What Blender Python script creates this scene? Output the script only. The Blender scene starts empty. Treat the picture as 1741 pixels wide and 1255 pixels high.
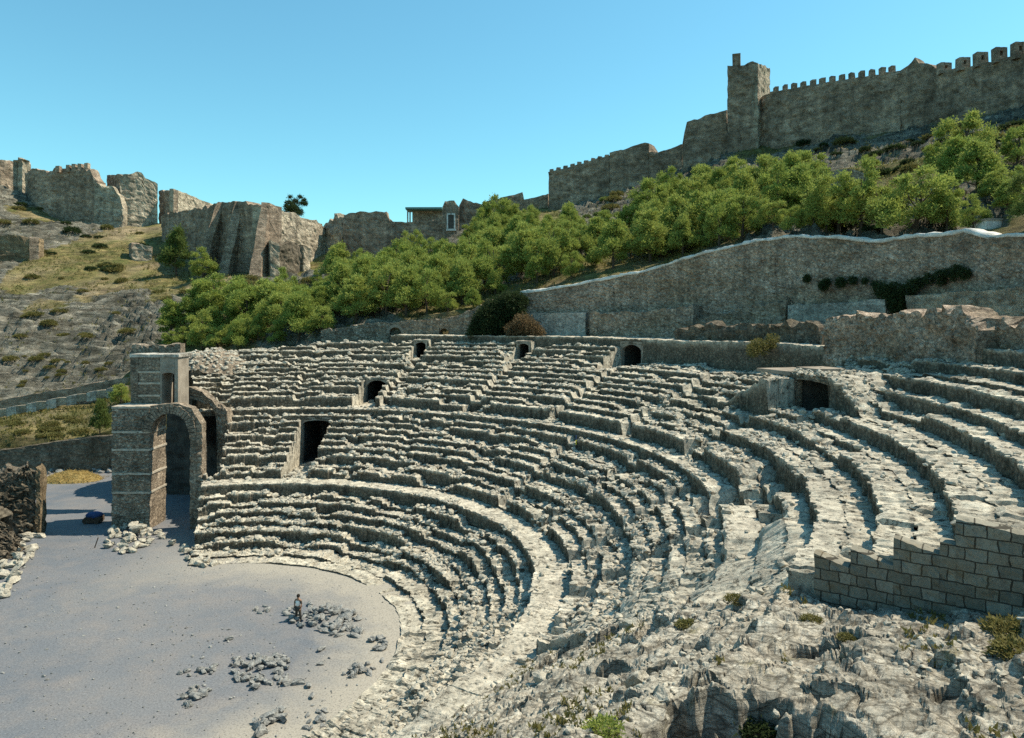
import bpy, math, random
import numpy as np
from mathutils import Vector
random.seed(7); rng = np.random.default_rng(7)
R = math.radians; PI = math.pi
scene = bpy.context.scene; COL = scene.collection

# ------------------------------------------------------------------ camera model (metres; camera at the origin of the plan)
F, YH, ZC = 1200.0, 540.0, 20.4          # focal length in photo pixels, horizon row, eye height above the orchestra
CX, CY = -22.0, 43.5                     # centre of the orchestra
def W(px, py, Y): return ((px-870.5)/F*Y, Y, ZC-(py-YH)/F*Y)

# ------------------------------------------------------------------ noise
def _h(ix, iy, iz, s):
    n = (ix.astype(np.int64)*374761393 + iy.astype(np.int64)*668265263 + iz.astype(np.int64)*2147483647 + s*1274126177) & 0xFFFFFFFF
    n = ((n ^ (n >> 13))*1274126177) & 0xFFFFFFFF
    n = ((n ^ (n >> 16))*668265263) & 0xFFFFFFFF
    return ((n ^ (n >> 15)) & 0xFFFFFF)/float(0xFFFFFF)*2-1
def noise(x, y, z=0.0, s=0):
    x, y, z = np.broadcast_arrays(np.asarray(x, float), np.asarray(y, float), np.asarray(z, float))
    xi, yi, zi = np.floor(x), np.floor(y), np.floor(z)
    fx, fy, fz = x-xi, y-yi, z-zi
    fx, fy, fz = [t*t*(3-2*t) for t in (fx, fy, fz)]
    def c(a, b, d): return _h(xi+a, yi+b, zi+d, s)
    x00 = c(0,0,0)*(1-fx)+c(1,0,0)*fx; x10 = c(0,1,0)*(1-fx)+c(1,1,0)*fx
    x01 = c(0,0,1)*(1-fx)+c(1,0,1)*fx; x11 = c(0,1,1)*(1-fx)+c(1,1,1)*fx
    return (x00*(1-fy)+x10*fy)*(1-fz)+(x01*(1-fy)+x11*fy)*fz
def fbm(x, y, z=0.0, o=4, s=0):
    a, t, f = 1.0, 0.0, 1.0
    for k in range(o):
        t = t+a*noise(np.asarray(x)*f, np.asarray(y)*f, np.asarray(z)*f, s+k*17); a *= .5; f *= 2.03
    return t/1.6
def worley(x, y, s=0):
    """distance to the nearest and second nearest cell point, random value of the cell"""
    x, y = np.broadcast_arrays(np.asarray(x, float), np.asarray(y, float)); xi, yi = np.floor(x), np.floor(y)
    f1 = np.full(x.shape, 9.0); f2 = f1.copy(); cv = np.zeros(x.shape); z = np.zeros(x.shape)
    for dx in (-1, 0, 1):
        for dy in (-1, 0, 1):
            cx_, cy_ = xi+dx, yi+dy; px_ = cx_+.5+.42*_h(cx_, cy_, z, s); py_ = cy_+.5+.42*_h(cx_, cy_, z, s+1)
            d_ = np.hypot(x-px_, y-py_); v_ = _h(cx_, cy_, z, s+2); near = d_ < f1
            f2 = np.where(near, f1, np.minimum(f2, d_)); cv = np.where(near, v_, cv); f1 = np.where(near, d_, f1)
    return f1, f2, cv
def blocky(a, w, s=0):
    """piecewise constant value along a course of stones of mean width w"""
    u = a/w+.35*noise(a/w*.37, s*1.7, 0, s); k = np.floor(u); return _h(k, np.full(np.shape(k), float(s)), np.zeros(np.shape(k)), 7)
def RWf(th): return np.interp(th, [20, 64], [62.0, 54.0])
def sstep(a, b, x):
    t = np.clip((np.asarray(x, float)-a)/(b-a), 0, 1); return t*t*(3-2*t)
def vnoise(P, sc, amp, s=0):
    """displace an (N,3) array by vector noise"""
    return P+amp*np.stack([noise(P[:,0]/sc, P[:,1]/sc, P[:,2]/sc, s+i*101) for i in range(3)], 1)

# ------------------------------------------------------------------ materials
def nt(name):
    m = bpy.data.materials.new(name); m.use_nodes = True
    t = m.node_tree; t.nodes.clear()
    out = t.nodes.new('ShaderNodeOutputMaterial'); b = t.nodes.new('ShaderNodeBsdfPrincipled')
    t.links.new(b.outputs[0], out.inputs[0]); b.inputs['Roughness'].default_value = .92
    b.inputs['Specular IOR Level'].default_value = .15
    return m, t, b
def N(t, kind, **kw):
    n = t.nodes.new('ShaderNode'+kind)
    for k, v in kw.items():
        if k in n.inputs: n.inputs[k].default_value = v
        else: setattr(n, k, v)
    return n
def ramp(t, fac, stops):
    r = t.nodes.new('ShaderNodeValToRGB'); e = r.color_ramp.elements
    while len(e) < len(stops): e.new(.5)
    for k, (p, c) in enumerate(stops):
        e[k].position = p; e[k].color = (c[0], c[1], c[2], 1) if not isinstance(c, (int, float)) else (c, c, c, 1)
    t.links.new(fac, r.inputs[0]); return r.outputs[0]
def mixc(t, f, a, b, mode='MIX'):
    m = t.nodes.new('ShaderNodeMix'); m.data_type = 'RGBA'; m.blend_type = mode
    for sock, v in ((m.inputs[0], f), (m.inputs[6], a), (m.inputs[7], b)):
        if isinstance(v, (int, float)): sock.default_value = v
        elif isinstance(v, tuple): sock.default_value = (v[0], v[1], v[2], 1)
        else: t.links.new(v, sock)
    return m.outputs[2]
def tex(t, kind='Noise', scale=1.0, detail=6.0, rough=.6, vec=None, **kw):
    n = t.nodes.new('ShaderNodeTex'+kind); n.inputs['Scale'].default_value = scale
    if 'Detail' in n.inputs: n.inputs['Detail'].default_value = detail
    if 'Roughness' in n.inputs: n.inputs['Roughness'].default_value = rough
    for k, v in kw.items():
        if k in n.inputs: n.inputs[k].default_value = v
        else: setattr(n, k, v)
    t.links.new(vec, n.inputs['Vector']); return n
def coords(t, scale=None):
    g = t.nodes.new('ShaderNodeTexCoord'); o = g.outputs['Object']
    if scale:
        m = t.nodes.new('ShaderNodeMapping'); m.inputs['Scale'].default_value = scale
        t.links.new(o, m.inputs[0]); return m.outputs[0]
    return o
def bump(t, b, h, strength=.8, dist=.08, prev=None):
    n = t.nodes.new('ShaderNodeBump'); n.inputs['Strength'].default_value = strength; n.inputs['Distance'].default_value = dist
    t.links.new(h, n.inputs['Height'])
    if prev is not None: t.links.new(prev, n.inputs['Normal'])
    t.links.new(n.outputs[0], b.inputs['Normal']); return n.outputs[0]

def mat_rubble(name, light, dark, moss=(.12,.1,.05), stone=2.6, flat=(1,1,1), lichen=.35, crev=.75):
    far = stone < 1
    """rubble masonry: voronoi stones in mortar, stains at larger scale, dirt"""
    m, t, b = nt(name); v = coords(t, flat)
    big = tex(t, scale=.16, detail=8, rough=.65, vec=v)
    med = tex(t, scale=1.3, detail=8, rough=.7, vec=v)
    fin = tex(t, scale=7, detail=8, rough=.75, vec=v)
    vo = tex(t, 'Voronoi', scale=stone, vec=v, feature='F1'); vo.inputs['Randomness'].default_value = 1
    edge = tex(t, 'Voronoi', scale=stone, vec=v, feature='DISTANCE_TO_EDGE')
    base = mixc(t, ramp(t, med.outputs[0], [(.35, 0.0), (.65, 1.0)]), dark, light)
    cellv = N(t, 'SeparateColor'); t.links.new(vo.outputs['Color'], cellv.inputs[0])
    base = mixc(t, .55, base, mixc(t, cellv.outputs[0], tuple(c*.45 for c in dark), tuple(min(1, c*1.35) for c in light)))
    base = mixc(t, ramp(t, big.outputs[0], [(.45, 0.0), (.7, lichen)]), base, moss)
    cr = ramp(t, edge.outputs[0], [(.0, crev), (.12, 0.0)])
    base = mixc(t, cr, base, tuple(c*.25 for c in dark))
    base = mixc(t, ramp(t, fin.outputs[0], [(.36, .55), (.5, 0.0)]), base, tuple(c*.35 for c in dark))
    if far:                                                           # eroded masonry seen from afar: courses, pits, patches
        vb = coords(t, (.35, .35, 2.2)); cs = tex(t, scale=.55, detail=8, rough=.75, vec=vb); pt_ = tex(t, scale=.75, detail=9, rough=.8, vec=v)
        base = mixc(t, ramp(t, cs.outputs[0], [(.40, .55), (.56, 0.0)]), base, tuple(c*.5 for c in dark))
        base = mixc(t, ramp(t, pt_.outputs[0], [(.36, .8), (.46, 0.0)]), base, tuple(c*.4 for c in dark))
        n0 = bump(t, b, pt_.outputs[0], 1.0, .9); n0 = bump(t, b, cs.outputs[0], .8, .4, n0)
    else:
        sp_ = tex(t, scale=2.2, detail=8, rough=.8, vec=v)
        base = mixc(t, ramp(t, sp_.outputs[0], [(.38, .8), (.47, 0.0)]), base, tuple(c*.4 for c in dark))
        n0 = bump(t, b, sp_.outputs[0], 1.0, .2)
    base = tone(t, base, v, .09 if far else .35, .62, 1.25); base = tone(t, base, coords(t, (1.2, 1.2, .12)), .5 if far else 1.1, .72, 1.15, 6)
    base = tone(t, base, v, .6 if far else 2.4, .6, 1.3)
    t.links.new(base, b.inputs['Base Color'])
    n = bump(t, b, edge.outputs[0], .9, .14, n0)
    n = bump(t, b, med.outputs[0], .8, .12, n); bump(t, b, fin.outputs[0], .9, .05, n)
    return m
def mat_seat():
    """seats of the theatre: lime-white worn concrete and rubble; 'riser' marks faces of bare rubble core"""
    m, t, b = nt('worn_limestone_concrete'); v = coords(t)
    big = tex(t, scale=.12, detail=6, rough=.6, vec=v); med = tex(t, scale=.9, detail=9, rough=.7, vec=v)
    fin = tex(t, scale=5.5, detail=9, rough=.8, vec=v)
    edge = tex(t, 'Voronoi', scale=3.4, vec=v, feature='DISTANCE_TO_EDGE'); vo = tex(t, 'Voronoi', scale=3.4, vec=v)
    top = mixc(t, ramp(t, med.outputs[0], [(.3, 0.0), (.62, 1.0)]), (.35, .315, .25), (.60, .55, .44))
    top = mixc(t, ramp(t, big.outputs[0], [(.4, 0.0), (.7, .5)]), top, (.50, .44, .36))
    top = mixc(t, ramp(t, fin.outputs[0], [(.36, .85), (.47, 0.0)]), top, (.10, .10, .085))
    sp_ = tex(t, scale=2.0, detail=9, rough=.8, vec=v)
    top = mixc(t, ramp(t, sp_.outputs[0], [(.40, .95), (.47, 0.0)]), top, (.06, .055, .042))  # dark speckle painted in for the shade of crevices
    cellv = N(t, 'SeparateColor'); t.links.new(vo.outputs['Color'], cellv.inputs[0])
    ris = mixc(t, cellv.outputs[0], (.085, .07, .05), (.26, .22, .165))  # rubble colour of the risers, deepened to carry their shade as well
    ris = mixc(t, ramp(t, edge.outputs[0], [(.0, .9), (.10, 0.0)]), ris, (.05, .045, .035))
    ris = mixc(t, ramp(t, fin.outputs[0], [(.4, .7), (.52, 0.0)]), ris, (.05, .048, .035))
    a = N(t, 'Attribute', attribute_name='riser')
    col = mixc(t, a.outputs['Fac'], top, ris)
    col = tone(t, col, v, .28, .72, 1.15); col = tone(t, col, v, 1.7, .62, 1.22)
    t.links.new(col, b.inputs['Base Color'])
    n = bump(t, b, med.outputs[0], .8, .14); n = bump(t, b, edge.outputs[0], .35, .10, n); bump(t, b, fin.outputs[0], .9, .06, n)
    return m
def mat_simple(name, c1, c2, scale=3.0, fine=20.0, bmp=.5, dist=.04, rough=.9, lo=.35, hi=.65, vecs=None):
    m, t, b = nt(name); v = coords(t, vecs)
    a = tex(t, scale=scale, detail=8, rough=.65, vec=v); f = tex(t, scale=fine, detail=6, rough=.7, vec=v)
    c = mixc(t, ramp(t, a.outputs[0], [(lo, 0.0), (hi, 1.0)]), c1, c2)
    c = mixc(t, ramp(t, f.outputs[0], [(.38, .45), (.5, 0.0)]), c, tuple(x*.45 for x in c1))
    t.links.new(c, b.inputs['Base Color']); b.inputs['Roughness'].default_value = rough
    bump(t, b, f.outputs[0], bmp, dist); return m
def mat_leaf(name, c1, c2, c3):
    m, t, b = nt(name); v = coords(t)
    oi = t.nodes.new('ShaderNodeObjectInfo')
    a = tex(t, scale=.9, detail=4, rough=.6, vec=v); f = tex(t, scale=6, detail=2, vec=v)
    c = mixc(t, ramp(t, a.outputs[0], [(.35, 0.0), (.65, 1.0)]), c1, c2)
    c = mixc(t, ramp(t, f.outputs[0], [(.45, 0.0), (.7, .6)]), c, c3)
    c = mixc(t, ramp(t, oi.outputs['Random'], [(0, 0.0), (1, .45)]), c, c3)
    t.links.new(c, b.inputs['Base Color']); b.inputs['Roughness'].default_value = .7
    tr = N(t, 'BsdfTranslucent'); t.links.new(c, tr.inputs[0])
    mx = t.nodes.new('ShaderNodeMixShader'); mx.inputs[0].default_value = .38
    t.links.new(b.outputs[0], mx.inputs[1]); t.links.new(tr.outputs[0], mx.inputs[2])
    out = [n for n in t.nodes if n.type == 'OUTPUT_MATERIAL'][0]; t.links.new(mx.outputs[0], out.inputs[0])
    return m
def mat_gravel():
    m, t, b = nt('grey_gravel'); v = coords(t)
    big = tex(t, scale=.07, detail=4, rough=.5, vec=v); med = tex(t, scale=.5, detail=6, rough=.6, vec=v)
    fin = tex(t, scale=9, detail=6, rough=.8, vec=v)
    c = mixc(t, ramp(t, big.outputs[0], [(.38, 0.0), (.62, 1.0)]), (.115, .13, .15), (.165, .168, .175))
    c = mixc(t, ramp(t, med.outputs[0], [(.42, 0.0), (.7, .4)]), c, (.25, .21, .18))
    # the paving towards the seats is paler and sandier
    sx = N(t, 'SeparateXYZ'); t.links.new(v, sx.inputs[0])
    dx = N(t, 'Math', operation='SUBTRACT'); t.links.new(sx.outputs[0], dx.inputs[0]); dx.inputs[1].default_value = CX
    dy = N(t, 'Math', operation='SUBTRACT'); t.links.new(sx.outputs[1], dy.inputs[0]); dy.inputs[1].default_value = CY
    cb = N(t, 'CombineXYZ'); t.links.new(dx.outputs[0], cb.inputs[0]); t.links.new(dy.outputs[0], cb.inputs[1])
    ln = N(t, 'VectorMath', operation='LENGTH'); t.links.new(cb.outputs[0], ln.inputs[0])
    wob = N(t, 'Math', operation='MULTIPLY_ADD'); t.links.new(med.outputs[0], wob.inputs[0]); wob.inputs[1].default_value = 5.0; t.links.new(ln.outputs['Value'], wob.inputs[2])
    nr = N(t, 'MapRange'); nr.inputs['From Min'].default_value = 11.5; nr.inputs['From Max'].default_value = 16.5; t.links.new(wob.outputs[0], nr.inputs['Value'])
    xr = N(t, 'MapRange'); xr.inputs['From Min'].default_value = -34; xr.inputs['From Max'].default_value = -20; t.links.new(sx.outputs[0], xr.inputs['Value'])
    ml = N(t, 'Math', operation='MULTIPLY'); t.links.new(nr.outputs[0], ml.inputs[0]); t.links.new(xr.outputs[0], ml.inputs[1])
    c = mixc(t, ml.outputs[0], c, (.32, .29, .24))
    c = mixc(t, ramp(t, fin.outputs[0], [(.38, .6), (.5, 0.0)]), c, (.06, .062, .07))
    c = mixc(t, ramp(t, fin.outputs[0], [(.55, 0.0), (.68, .5)]), c, (.32, .32, .33))
    t.links.new(c, b.inputs['Base Color']); bump(t, b, fin.outputs[0], .5, .04); return m
def mat_hill():
    m, t, b = nt('dry_limestone_hillside'); v = coords(t); vs = coords(t, (.35, .35, 1.5))
    big = tex(t, scale=.045, detail=7, rough=.62, vec=v); med = tex(t, scale=.33, detail=8, rough=.7, vec=v)
    st = tex(t, scale=.55, detail=9, rough=.75, vec=vs); fin = tex(t, scale=2.6, detail=8, rough=.8, vec=v)
    grass = mixc(t, ramp(t, med.outputs[0], [(.38, 0.0), (.62, 1.0)]), (.27, .21, .09), (.12, .13, .04))
    soil = (.33, .25, .155)
    c = mixc(t, ramp(t, big.outputs[0], [(.47, 0.0), (.66, .9)]), grass, soil)
    rock = mixc(t, ramp(t, st.outputs[0], [(.38, 0.0), (.62, 1.0)]), (.085, .08, .06), (.36, .33, .265))
    a = N(t, 'Attribute', attribute_name='rock')
    rf = N(t, 'Math', operation='ADD'); t.links.new(a.outputs['Fac'], rf.inputs[0])
    s2 = N(t, 'Math', operation='MULTIPLY_ADD'); t.links.new(st.outputs[0], s2.inputs[0]); s2.inputs[1].default_value = 1.6; s2.inputs[2].default_value = -.8
    t.links.new(s2.outputs[0], rf.inputs[1])
    c = mixc(t, ramp(t, rf.outputs[0], [(.38, 0.0), (.58, 1.0)]), c, rock)
    c = mixc(t, ramp(t, fin.outputs[0], [(.36, .75), (.48, 0.0)]), c, (.05, .055, .03))
    c = tone(t, c, v, .12, .7, 1.2); c = tone(t, c, coords(t, (.3, .3, 1.6)), .9, .5, 1.3)
    t.links.new(c, b.inputs['Base Color'])
    n = bump(t, b, st.outputs[0], 1.0, 1.2); bump(t, b, fin.outputs[0], .9, .25, n); return m
def mat_rock():
    m, t, b = nt('pale_weathered_bedrock'); v = coords(t)
    mp = t.nodes.new('ShaderNodeMapping'); mp.inputs['Rotation'].default_value = (.25, -.35, .5); mp.inputs['Scale'].default_value = (.7, 1.0, 2.6)
    t.links.new(v, mp.inputs[0]); vs = mp.outputs[0]
    big = tex(t, scale=.35, detail=6, rough=.6, vec=v); st = tex(t, scale=1.1, detail=10, rough=.72, vec=vs)
    fin = tex(t, scale=7, detail=9, rough=.8, vec=vs); spk = tex(t, scale=26, detail=5, rough=.8, vec=v)
    c = mixc(t, ramp(t, st.outputs[0], [(.34, 0.0), (.62, 1.0)]), (.27, .245, .20), (.60, .555, .46))
    c = mixc(t, ramp(t, big.outputs[0], [(.45, 0.0), (.7, .6)]), c, (.46, .39, .30))
    c = mixc(t, ramp(t, fin.outputs[0], [(.34, .85), (.45, 0.0)]), c, (.07, .07, .055))
    c = mixc(t, ramp(t, spk.outputs[0], [(.36, .5), (.48, 0.0)]), c, (.14, .135, .11))
    gr = tex(t, scale=.8, detail=5, rough=.7, vec=v)
    c = mixc(t, ramp(t, gr.outputs[0], [(.60, 0.0), (.70, .7)]), c, (.20, .17, .07))
    ck = tex(t, 'Voronoi', scale=1.5, vec=vs, feature='DISTANCE_TO_EDGE'); ck2 = tex(t, 'Voronoi', scale=5.5, vec=vs, feature='DISTANCE_TO_EDGE')
    c = mixc(t, ramp(t, ck.outputs[0], [(0, .85), (.035, 0.0)]), c, (.07, .06, .045)); c = mixc(t, ramp(t, ck2.outputs[0], [(0, .6), (.05, 0.0)]), c, (.10, .09, .07))
    c = tone(t, c, v, .5, .68, 1.2); c = tone(t, c, v, 3.0, .68, 1.2)
    t.links.new(c, b.inputs['Base Color'])
    n = bump(t, b, st.outputs[0], .9, .1); n = bump(t, b, ck2.outputs[0], .6, .05, n); n = bump(t, b, fin.outputs[0], .9, .05, n); bump(t, b, spk.outputs[0], .6, .015, n); return m

def tone(t, col, v, sc, lo, hi, det=10):
    """weathering: the surface's own colour varies from place to place"""
    n = tex(t, scale=sc, detail=det, rough=.72, vec=v); r = ramp(t, n.outputs[0], [(.36, lo), (.64, hi)])
    h_ = t.nodes.new('ShaderNodeVectorMath'); h_.operation = 'SCALE'; t.links.new(col, h_.inputs[0]); t.links.new(r, h_.inputs['Scale']); return h_.outputs[0]
M = {}
M['seat'] = mat_seat(); M['gravel'] = mat_gravel(); M['hill'] = mat_hill(); M['rock'] = mat_rock()
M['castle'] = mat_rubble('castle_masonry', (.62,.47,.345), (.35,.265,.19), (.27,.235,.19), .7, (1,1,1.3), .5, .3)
M['castle_pale_lit'] = mat_rubble('pale_and_sunlit_castle_masonry', (.66,.56,.42), (.46,.385,.29), (.30,.25,.18), .8, (1,1,1.3), .4, .15)  # pale stone; also the lighter colour painted on faces the sun strikes
M['castle_ochre'] = mat_rubble('ochre_masonry', (.42,.32,.2), (.28,.2,.12), (.2,.16,.1), .8, (1,1,1.6), .5, .2)
M['wall'] = mat_rubble('coursed_rubble_wall', (.72,.56,.43), (.42,.32,.235), (.38,.27,.15), 2.3, (1,1,1.5), .7, .7)
M['rubble'] = mat_rubble('bright_rubble_wall', (.60,.49,.37), (.34,.265,.195), (.26,.20,.12), 2.6, (1,1,1.5), .4, .8)
M['dark_wall'] = mat_rubble('dark_and_shaded_rubble', (.30,.25,.19), (.13,.11,.08), (.12,.10,.055), 2.4, (1,1,1.3), .6, .6)  # dark rubble; its colour also stands for shade on the left court walls
M['plaster'] = mat_rubble('worn_grey_plaster', (.56,.52,.45), (.36,.33,.28), (.26,.22,.16), 1.2, (1,1,1.6), .6, .25)
M['arch'] = mat_simple('smooth_arch_plaster', (.20,.17,.135), (.36,.31,.25), .7, 9, .5, .04)
M['coping'] = mat_simple('whitewashed_coping', (.42,.41,.38), (.74,.73,.69), 1.2, 9, .6, .05)
M['stone'] = mat_simple('broken_limestone', (.26,.235,.19), (.52,.48,.39), 2.2, 9, .8, .05)
M['dstone'] = mat_simple('dark_broken_stone', (.13,.13,.125), (.34,.34,.32), 1.6, 7, .8, .05)
M['brickline'] = mat_simple('brick_string_course', (.32,.28,.22), (.50,.44,.36), 2, 10, .6, .04)
M['void'] = mat_simple('passage_shade_masonry', (.055,.05,.045), (.11,.10,.085), 1.2, 6, .8, .08)  # near-black colour stands for the shade inside openings
M['bark'] = mat_simple('pine_bark', (.05,.035,.025), (.12,.09,.065), 5, 25, .8, .03)
M['pine'] = mat_leaf('aleppo_pine_needles', (.14,.20,.045), (.27,.33,.07), (.40,.42,.11))
M['pine_b'] = mat_leaf('dark_pine_needles', (.07,.11,.03), (.12,.17,.045), (.19,.22,.06))
M['shrub'] = mat_leaf('dry_shrub_leaves', (.09,.10,.03), (.15,.14,.045), (.23,.19,.07))
M['ivy'] = mat_leaf('dark_ivy', (.018,.032,.014), (.035,.055,.02), (.06,.085,.03))
M['straw'] = mat_leaf('yellow_straw', (.34,.25,.08), (.45,.33,.12), (.5,.38,.18))
def block_mat():
    m, t, b = nt('cut_stone_blocks'); v = coords(t)
    br = t.nodes.new('ShaderNodeTexBrick'); mp = t.nodes.new('ShaderNodeMapping'); 
    # bricks run along the wall: coordinates (distance along, height)
    mp.inputs['Rotation'].default_value = (PI/2, 0, 0); uv = t.nodes.new('ShaderNodeUVMap'); wv = t.nodes.new('ShaderNodeVectorMath'); wn = tex(t, scale=2.2, detail=2, vec=uv.outputs[0]); wv.operation = 'MULTIPLY_ADD'; t.links.new(wn.outputs['Color'], wv.inputs[0]); wv.inputs[1].default_value = (.16, .10, 0); t.links.new(uv.outputs[0], wv.inputs[2]); t.links.new(wv.outputs[0], br.inputs[0])
    br.inputs['Scale'].default_value = 1.0; br.inputs['Brick Width'].default_value = .52; br.inputs['Row Height'].default_value = .33
    br.inputs['Mortar Size'].default_value = .018; br.inputs['Color1'].default_value = (.15,.14,.11,1); br.inputs['Color2'].default_value = (.27,.25,.20,1)
    br.inputs['Mortar'].default_value = (.05,.045,.035,1); br.offset = .5
    f = tex(t, scale=9, detail=8, rough=.75, vec=v); g = tex(t, scale=1.1, detail=6, rough=.6, vec=v)
    c = mixc(t, ramp(t, g.outputs[0], [(.55, 0.0), (.7, .5)]), br.outputs[0], (.17,.12,.06))
    c = mixc(t, ramp(t, f.outputs[0], [(.36, .6), (.5, 0.0)]), c, (.10,.09,.065))
    t.links.new(c, b.inputs['Base Color'])
    inv = N(t, 'Math', operation='SUBTRACT'); inv.inputs[0].default_value = 1; t.links.new(br.outputs['Fac'], inv.inputs[1])
    n = bump(t, b, inv.outputs[0], .8, .03); bump(t, b, f.outputs[0], .7, .03, n); return m
M['blocks'] = block_mat()

# ------------------------------------------------------------------ object helpers
def tag(o, label=None, cat=None, group=None, kind=None):
    if label: o['label'] = label
    if cat: o['category'] = cat
    if group: o['group'] = group
    if kind: o['kind'] = kind
    return o
def empty(name, loc=(0,0,0), rz=0, **k):
    o = bpy.data.objects.new(name, None); COL.objects.link(o); o.location = loc; o.rotation_euler.z = rz
    return tag(o, **k)
def mesh_np(name, V, faces, mat, parent=None, smooth=False, attr=None):
    """faces: (M,3)/(M,4) int array or list of such arrays; a list of lists for ngons"""
    me = bpy.data.meshes.new(name); V = np.asarray(V, np.float32)
    if isinstance(faces, np.ndarray): faces = [faces]
    loops, starts, totals, s = [], [], [], 0
    for fa in faces:
        fa = np.asarray(fa)
        if fa.ndim == 1: fa = fa[None, :]
        if fa.size == 0: continue
        n, k = fa.shape
        loops.append(fa.reshape(-1)); starts.append(s+np.arange(n)*k); totals.append(np.full(n, k)); s += n*k
    loops = np.concatenate(loops).astype(np.int32); starts = np.concatenate(starts).astype(np.int32); totals = np.concatenate(totals).astype(np.int32)
    me.vertices.add(len(V)); me.vertices.foreach_set('co', V.reshape(-1))
    me.loops.add(len(loops)); me.loops.foreach_set('vertex_index', loops)
    me.polygons.add(len(starts)); me.polygons.foreach_set('loop_start', starts); me.polygons.foreach_set('loop_total', totals)
    me.polygons.foreach_set('use_smooth', np.full(len(starts), bool(smooth)))
    me.update(calc_edges=True)
    if attr:
        for k, a in attr.items():
            at = me.attributes.new(k, 'FLOAT', 'POINT'); at.data.foreach_set('value', np.asarray(a, np.float32).reshape(-1))
    me.materials.append(mat)
    o = bpy.data.objects.new(name, me); COL.objects.link(o)
    if parent is not None: o.parent = parent
    return o
def grid_faces(a, b, flip=False):
    i = np.arange(a-1)[:, None]*b+np.arange(b-1)[None, :]
    q = np.stack([i, i+1, i+b+1, i+b], -1).reshape(-1, 4)
    return q[:, ::-1] if flip else q
class MB:
    def __init__(s): s.V, s.F, s.n = [], {3: [], 4: []}, 0
    def add(s, V, Fc):
        V = np.asarray(V, float)
        s.V.append(V)
        for f in (Fc if isinstance(Fc, list) else [Fc]):
            f = np.asarray(f); s.F[f.shape[1]].append(f+s.n)
        s.n += len(V)
    def box(s, c, d, rz=0.0, jit=0.0, taper=1.0):
        x, y, z = d[0]/2, d[1]/2, d[2]/2
        V = np.array([[sx*x*(taper if sz > 0 else 1), sy*y*(taper if sz > 0 else 1), sz*z] for sz in (-1, 1) for sy in (-1, 1) for sx in (-1, 1)], float)
        if jit: V += rng.uniform(-jit, jit, V.shape)
        c_, s_ = math.cos(rz), math.sin(rz)
        V = np.c_[V[:,0]*c_-V[:,1]*s_, V[:,0]*s_+V[:,1]*c_, V[:,2]]+np.array(c)
        s.add(V, np.array([[0,2,3,1],[4,5,7,6],[0,1,5,4],[2,6,7,3],[0,4,6,2],[1,3,7,5]]))
    def tube(s, pts, rad, k=7):
        pts = [Vector(p) for p in pts]; n = len(pts); V = []
        for i, p in enumerate(pts):
            d = (pts[min(i+1, n-1)]-pts[max(i-1, 0)]).normalized()
            u = d.cross(Vector((0.3, 1, 0.2))).normalized(); w = d.cross(u)
            r = rad[i] if isinstance(rad, (list, tuple)) else rad
            for j in range(k):
                a = 2*PI*j/k; V.append(tuple(p+u*math.cos(a)*r+w*math.sin(a)*r))
        q = [[i*k+j, i*k+(j+1) % k, (i+1)*k+(j+1) % k, (i+1)*k+j] for i in range(n-1) for j in range(k)]
        V.append(tuple(pts[0])); V.append(tuple(pts[-1]))
        tr = [[len(V)-2, (j+1) % k, j] for j in range(k)]+[[len(V)-1, (n-1)*k+j, (n-1)*k+(j+1) % k] for j in range(k)]
        s.add(V, [np.array(q), np.array(tr)])
    def build(s, name, mat, parent=None, smooth=False):
        V = np.concatenate(s.V); Fc = [np.concatenate(v) for v in s.F.values() if v]
        return mesh_np(name, V, Fc, mat, parent, smooth)
# angular boulders
def ico(sub):
    import bmesh
    bm = bmesh.new(); bmesh.ops.create_icosphere(bm, subdivisions=sub, radius=1)
    V = np.array([v.co[:] for v in bm.verts]); Fc = np.array([[v.index for v in f.verts] for f in bm.faces]); bm.free(); return V, Fc
ICO1, ICO2, ICO3 = ico(1), ico(2), ico(3)
def rock_shape(seed, base=ICO2, cuts=9):
    V, Fc = base; V = V.copy(); r = np.random.default_rng(seed)
    for _ in range(cuts):                                             # slice flat facets off the ball
        n = r.normal(size=3); n /= np.linalg.norm(n); d = r.uniform(.45, .8)
        k = V@n; V = V-np.outer(np.clip(k-d, 0, None), n)
    V += r.normal(size=V.shape)*.035
    V *= np.array([r.uniform(.8, 1.25), r.uniform(.6, .95), r.uniform(.45, .75)]); return V, Fc
SHAPES1 = [rock_shape(k, ICO1, 5) for k in range(24)]
SHAPES2 = [rock_shape(100+k, ICO2, 10) for k in range(16)]
def scatter_rocks(P, S, shapes):
    """one merged mesh of stones: positions (n,3), sizes (n,)"""
    n = len(P); Vs, Fs, off = [], [], 0
    which = rng.integers(0, len(shapes), n)
    for w, (V, Fc) in enumerate(shapes):
        ids = np.where(which == w)[0]; m = len(ids)
        if m == 0: continue
        a = rng.uniform(0, 2*PI, m); tl = rng.uniform(-.5, .5, m)
        c, s = np.cos(a)[:, None], np.sin(a)[:, None]; ct, st_ = np.cos(tl)[:, None], np.sin(tl)[:, None]
        x, y, z = V[None, :, 0], V[None, :, 1], V[None, :, 2]
        y2, z2 = y*ct-z*st_, y*st_+z*ct
        q = np.stack([x*c-y2*s, x*s+y2*c, z2], -1)*S[ids][:, None, None]+P[ids][:, None, :]
        Vs.append(q.reshape(-1, 3)); Fs.append((Fc[None]+(off+np.arange(m)*len(V))[:, None, None]).reshape(-1, 3)); off += m*len(V)
    return np.concatenate(Vs), np.concatenate(Fs)

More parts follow.
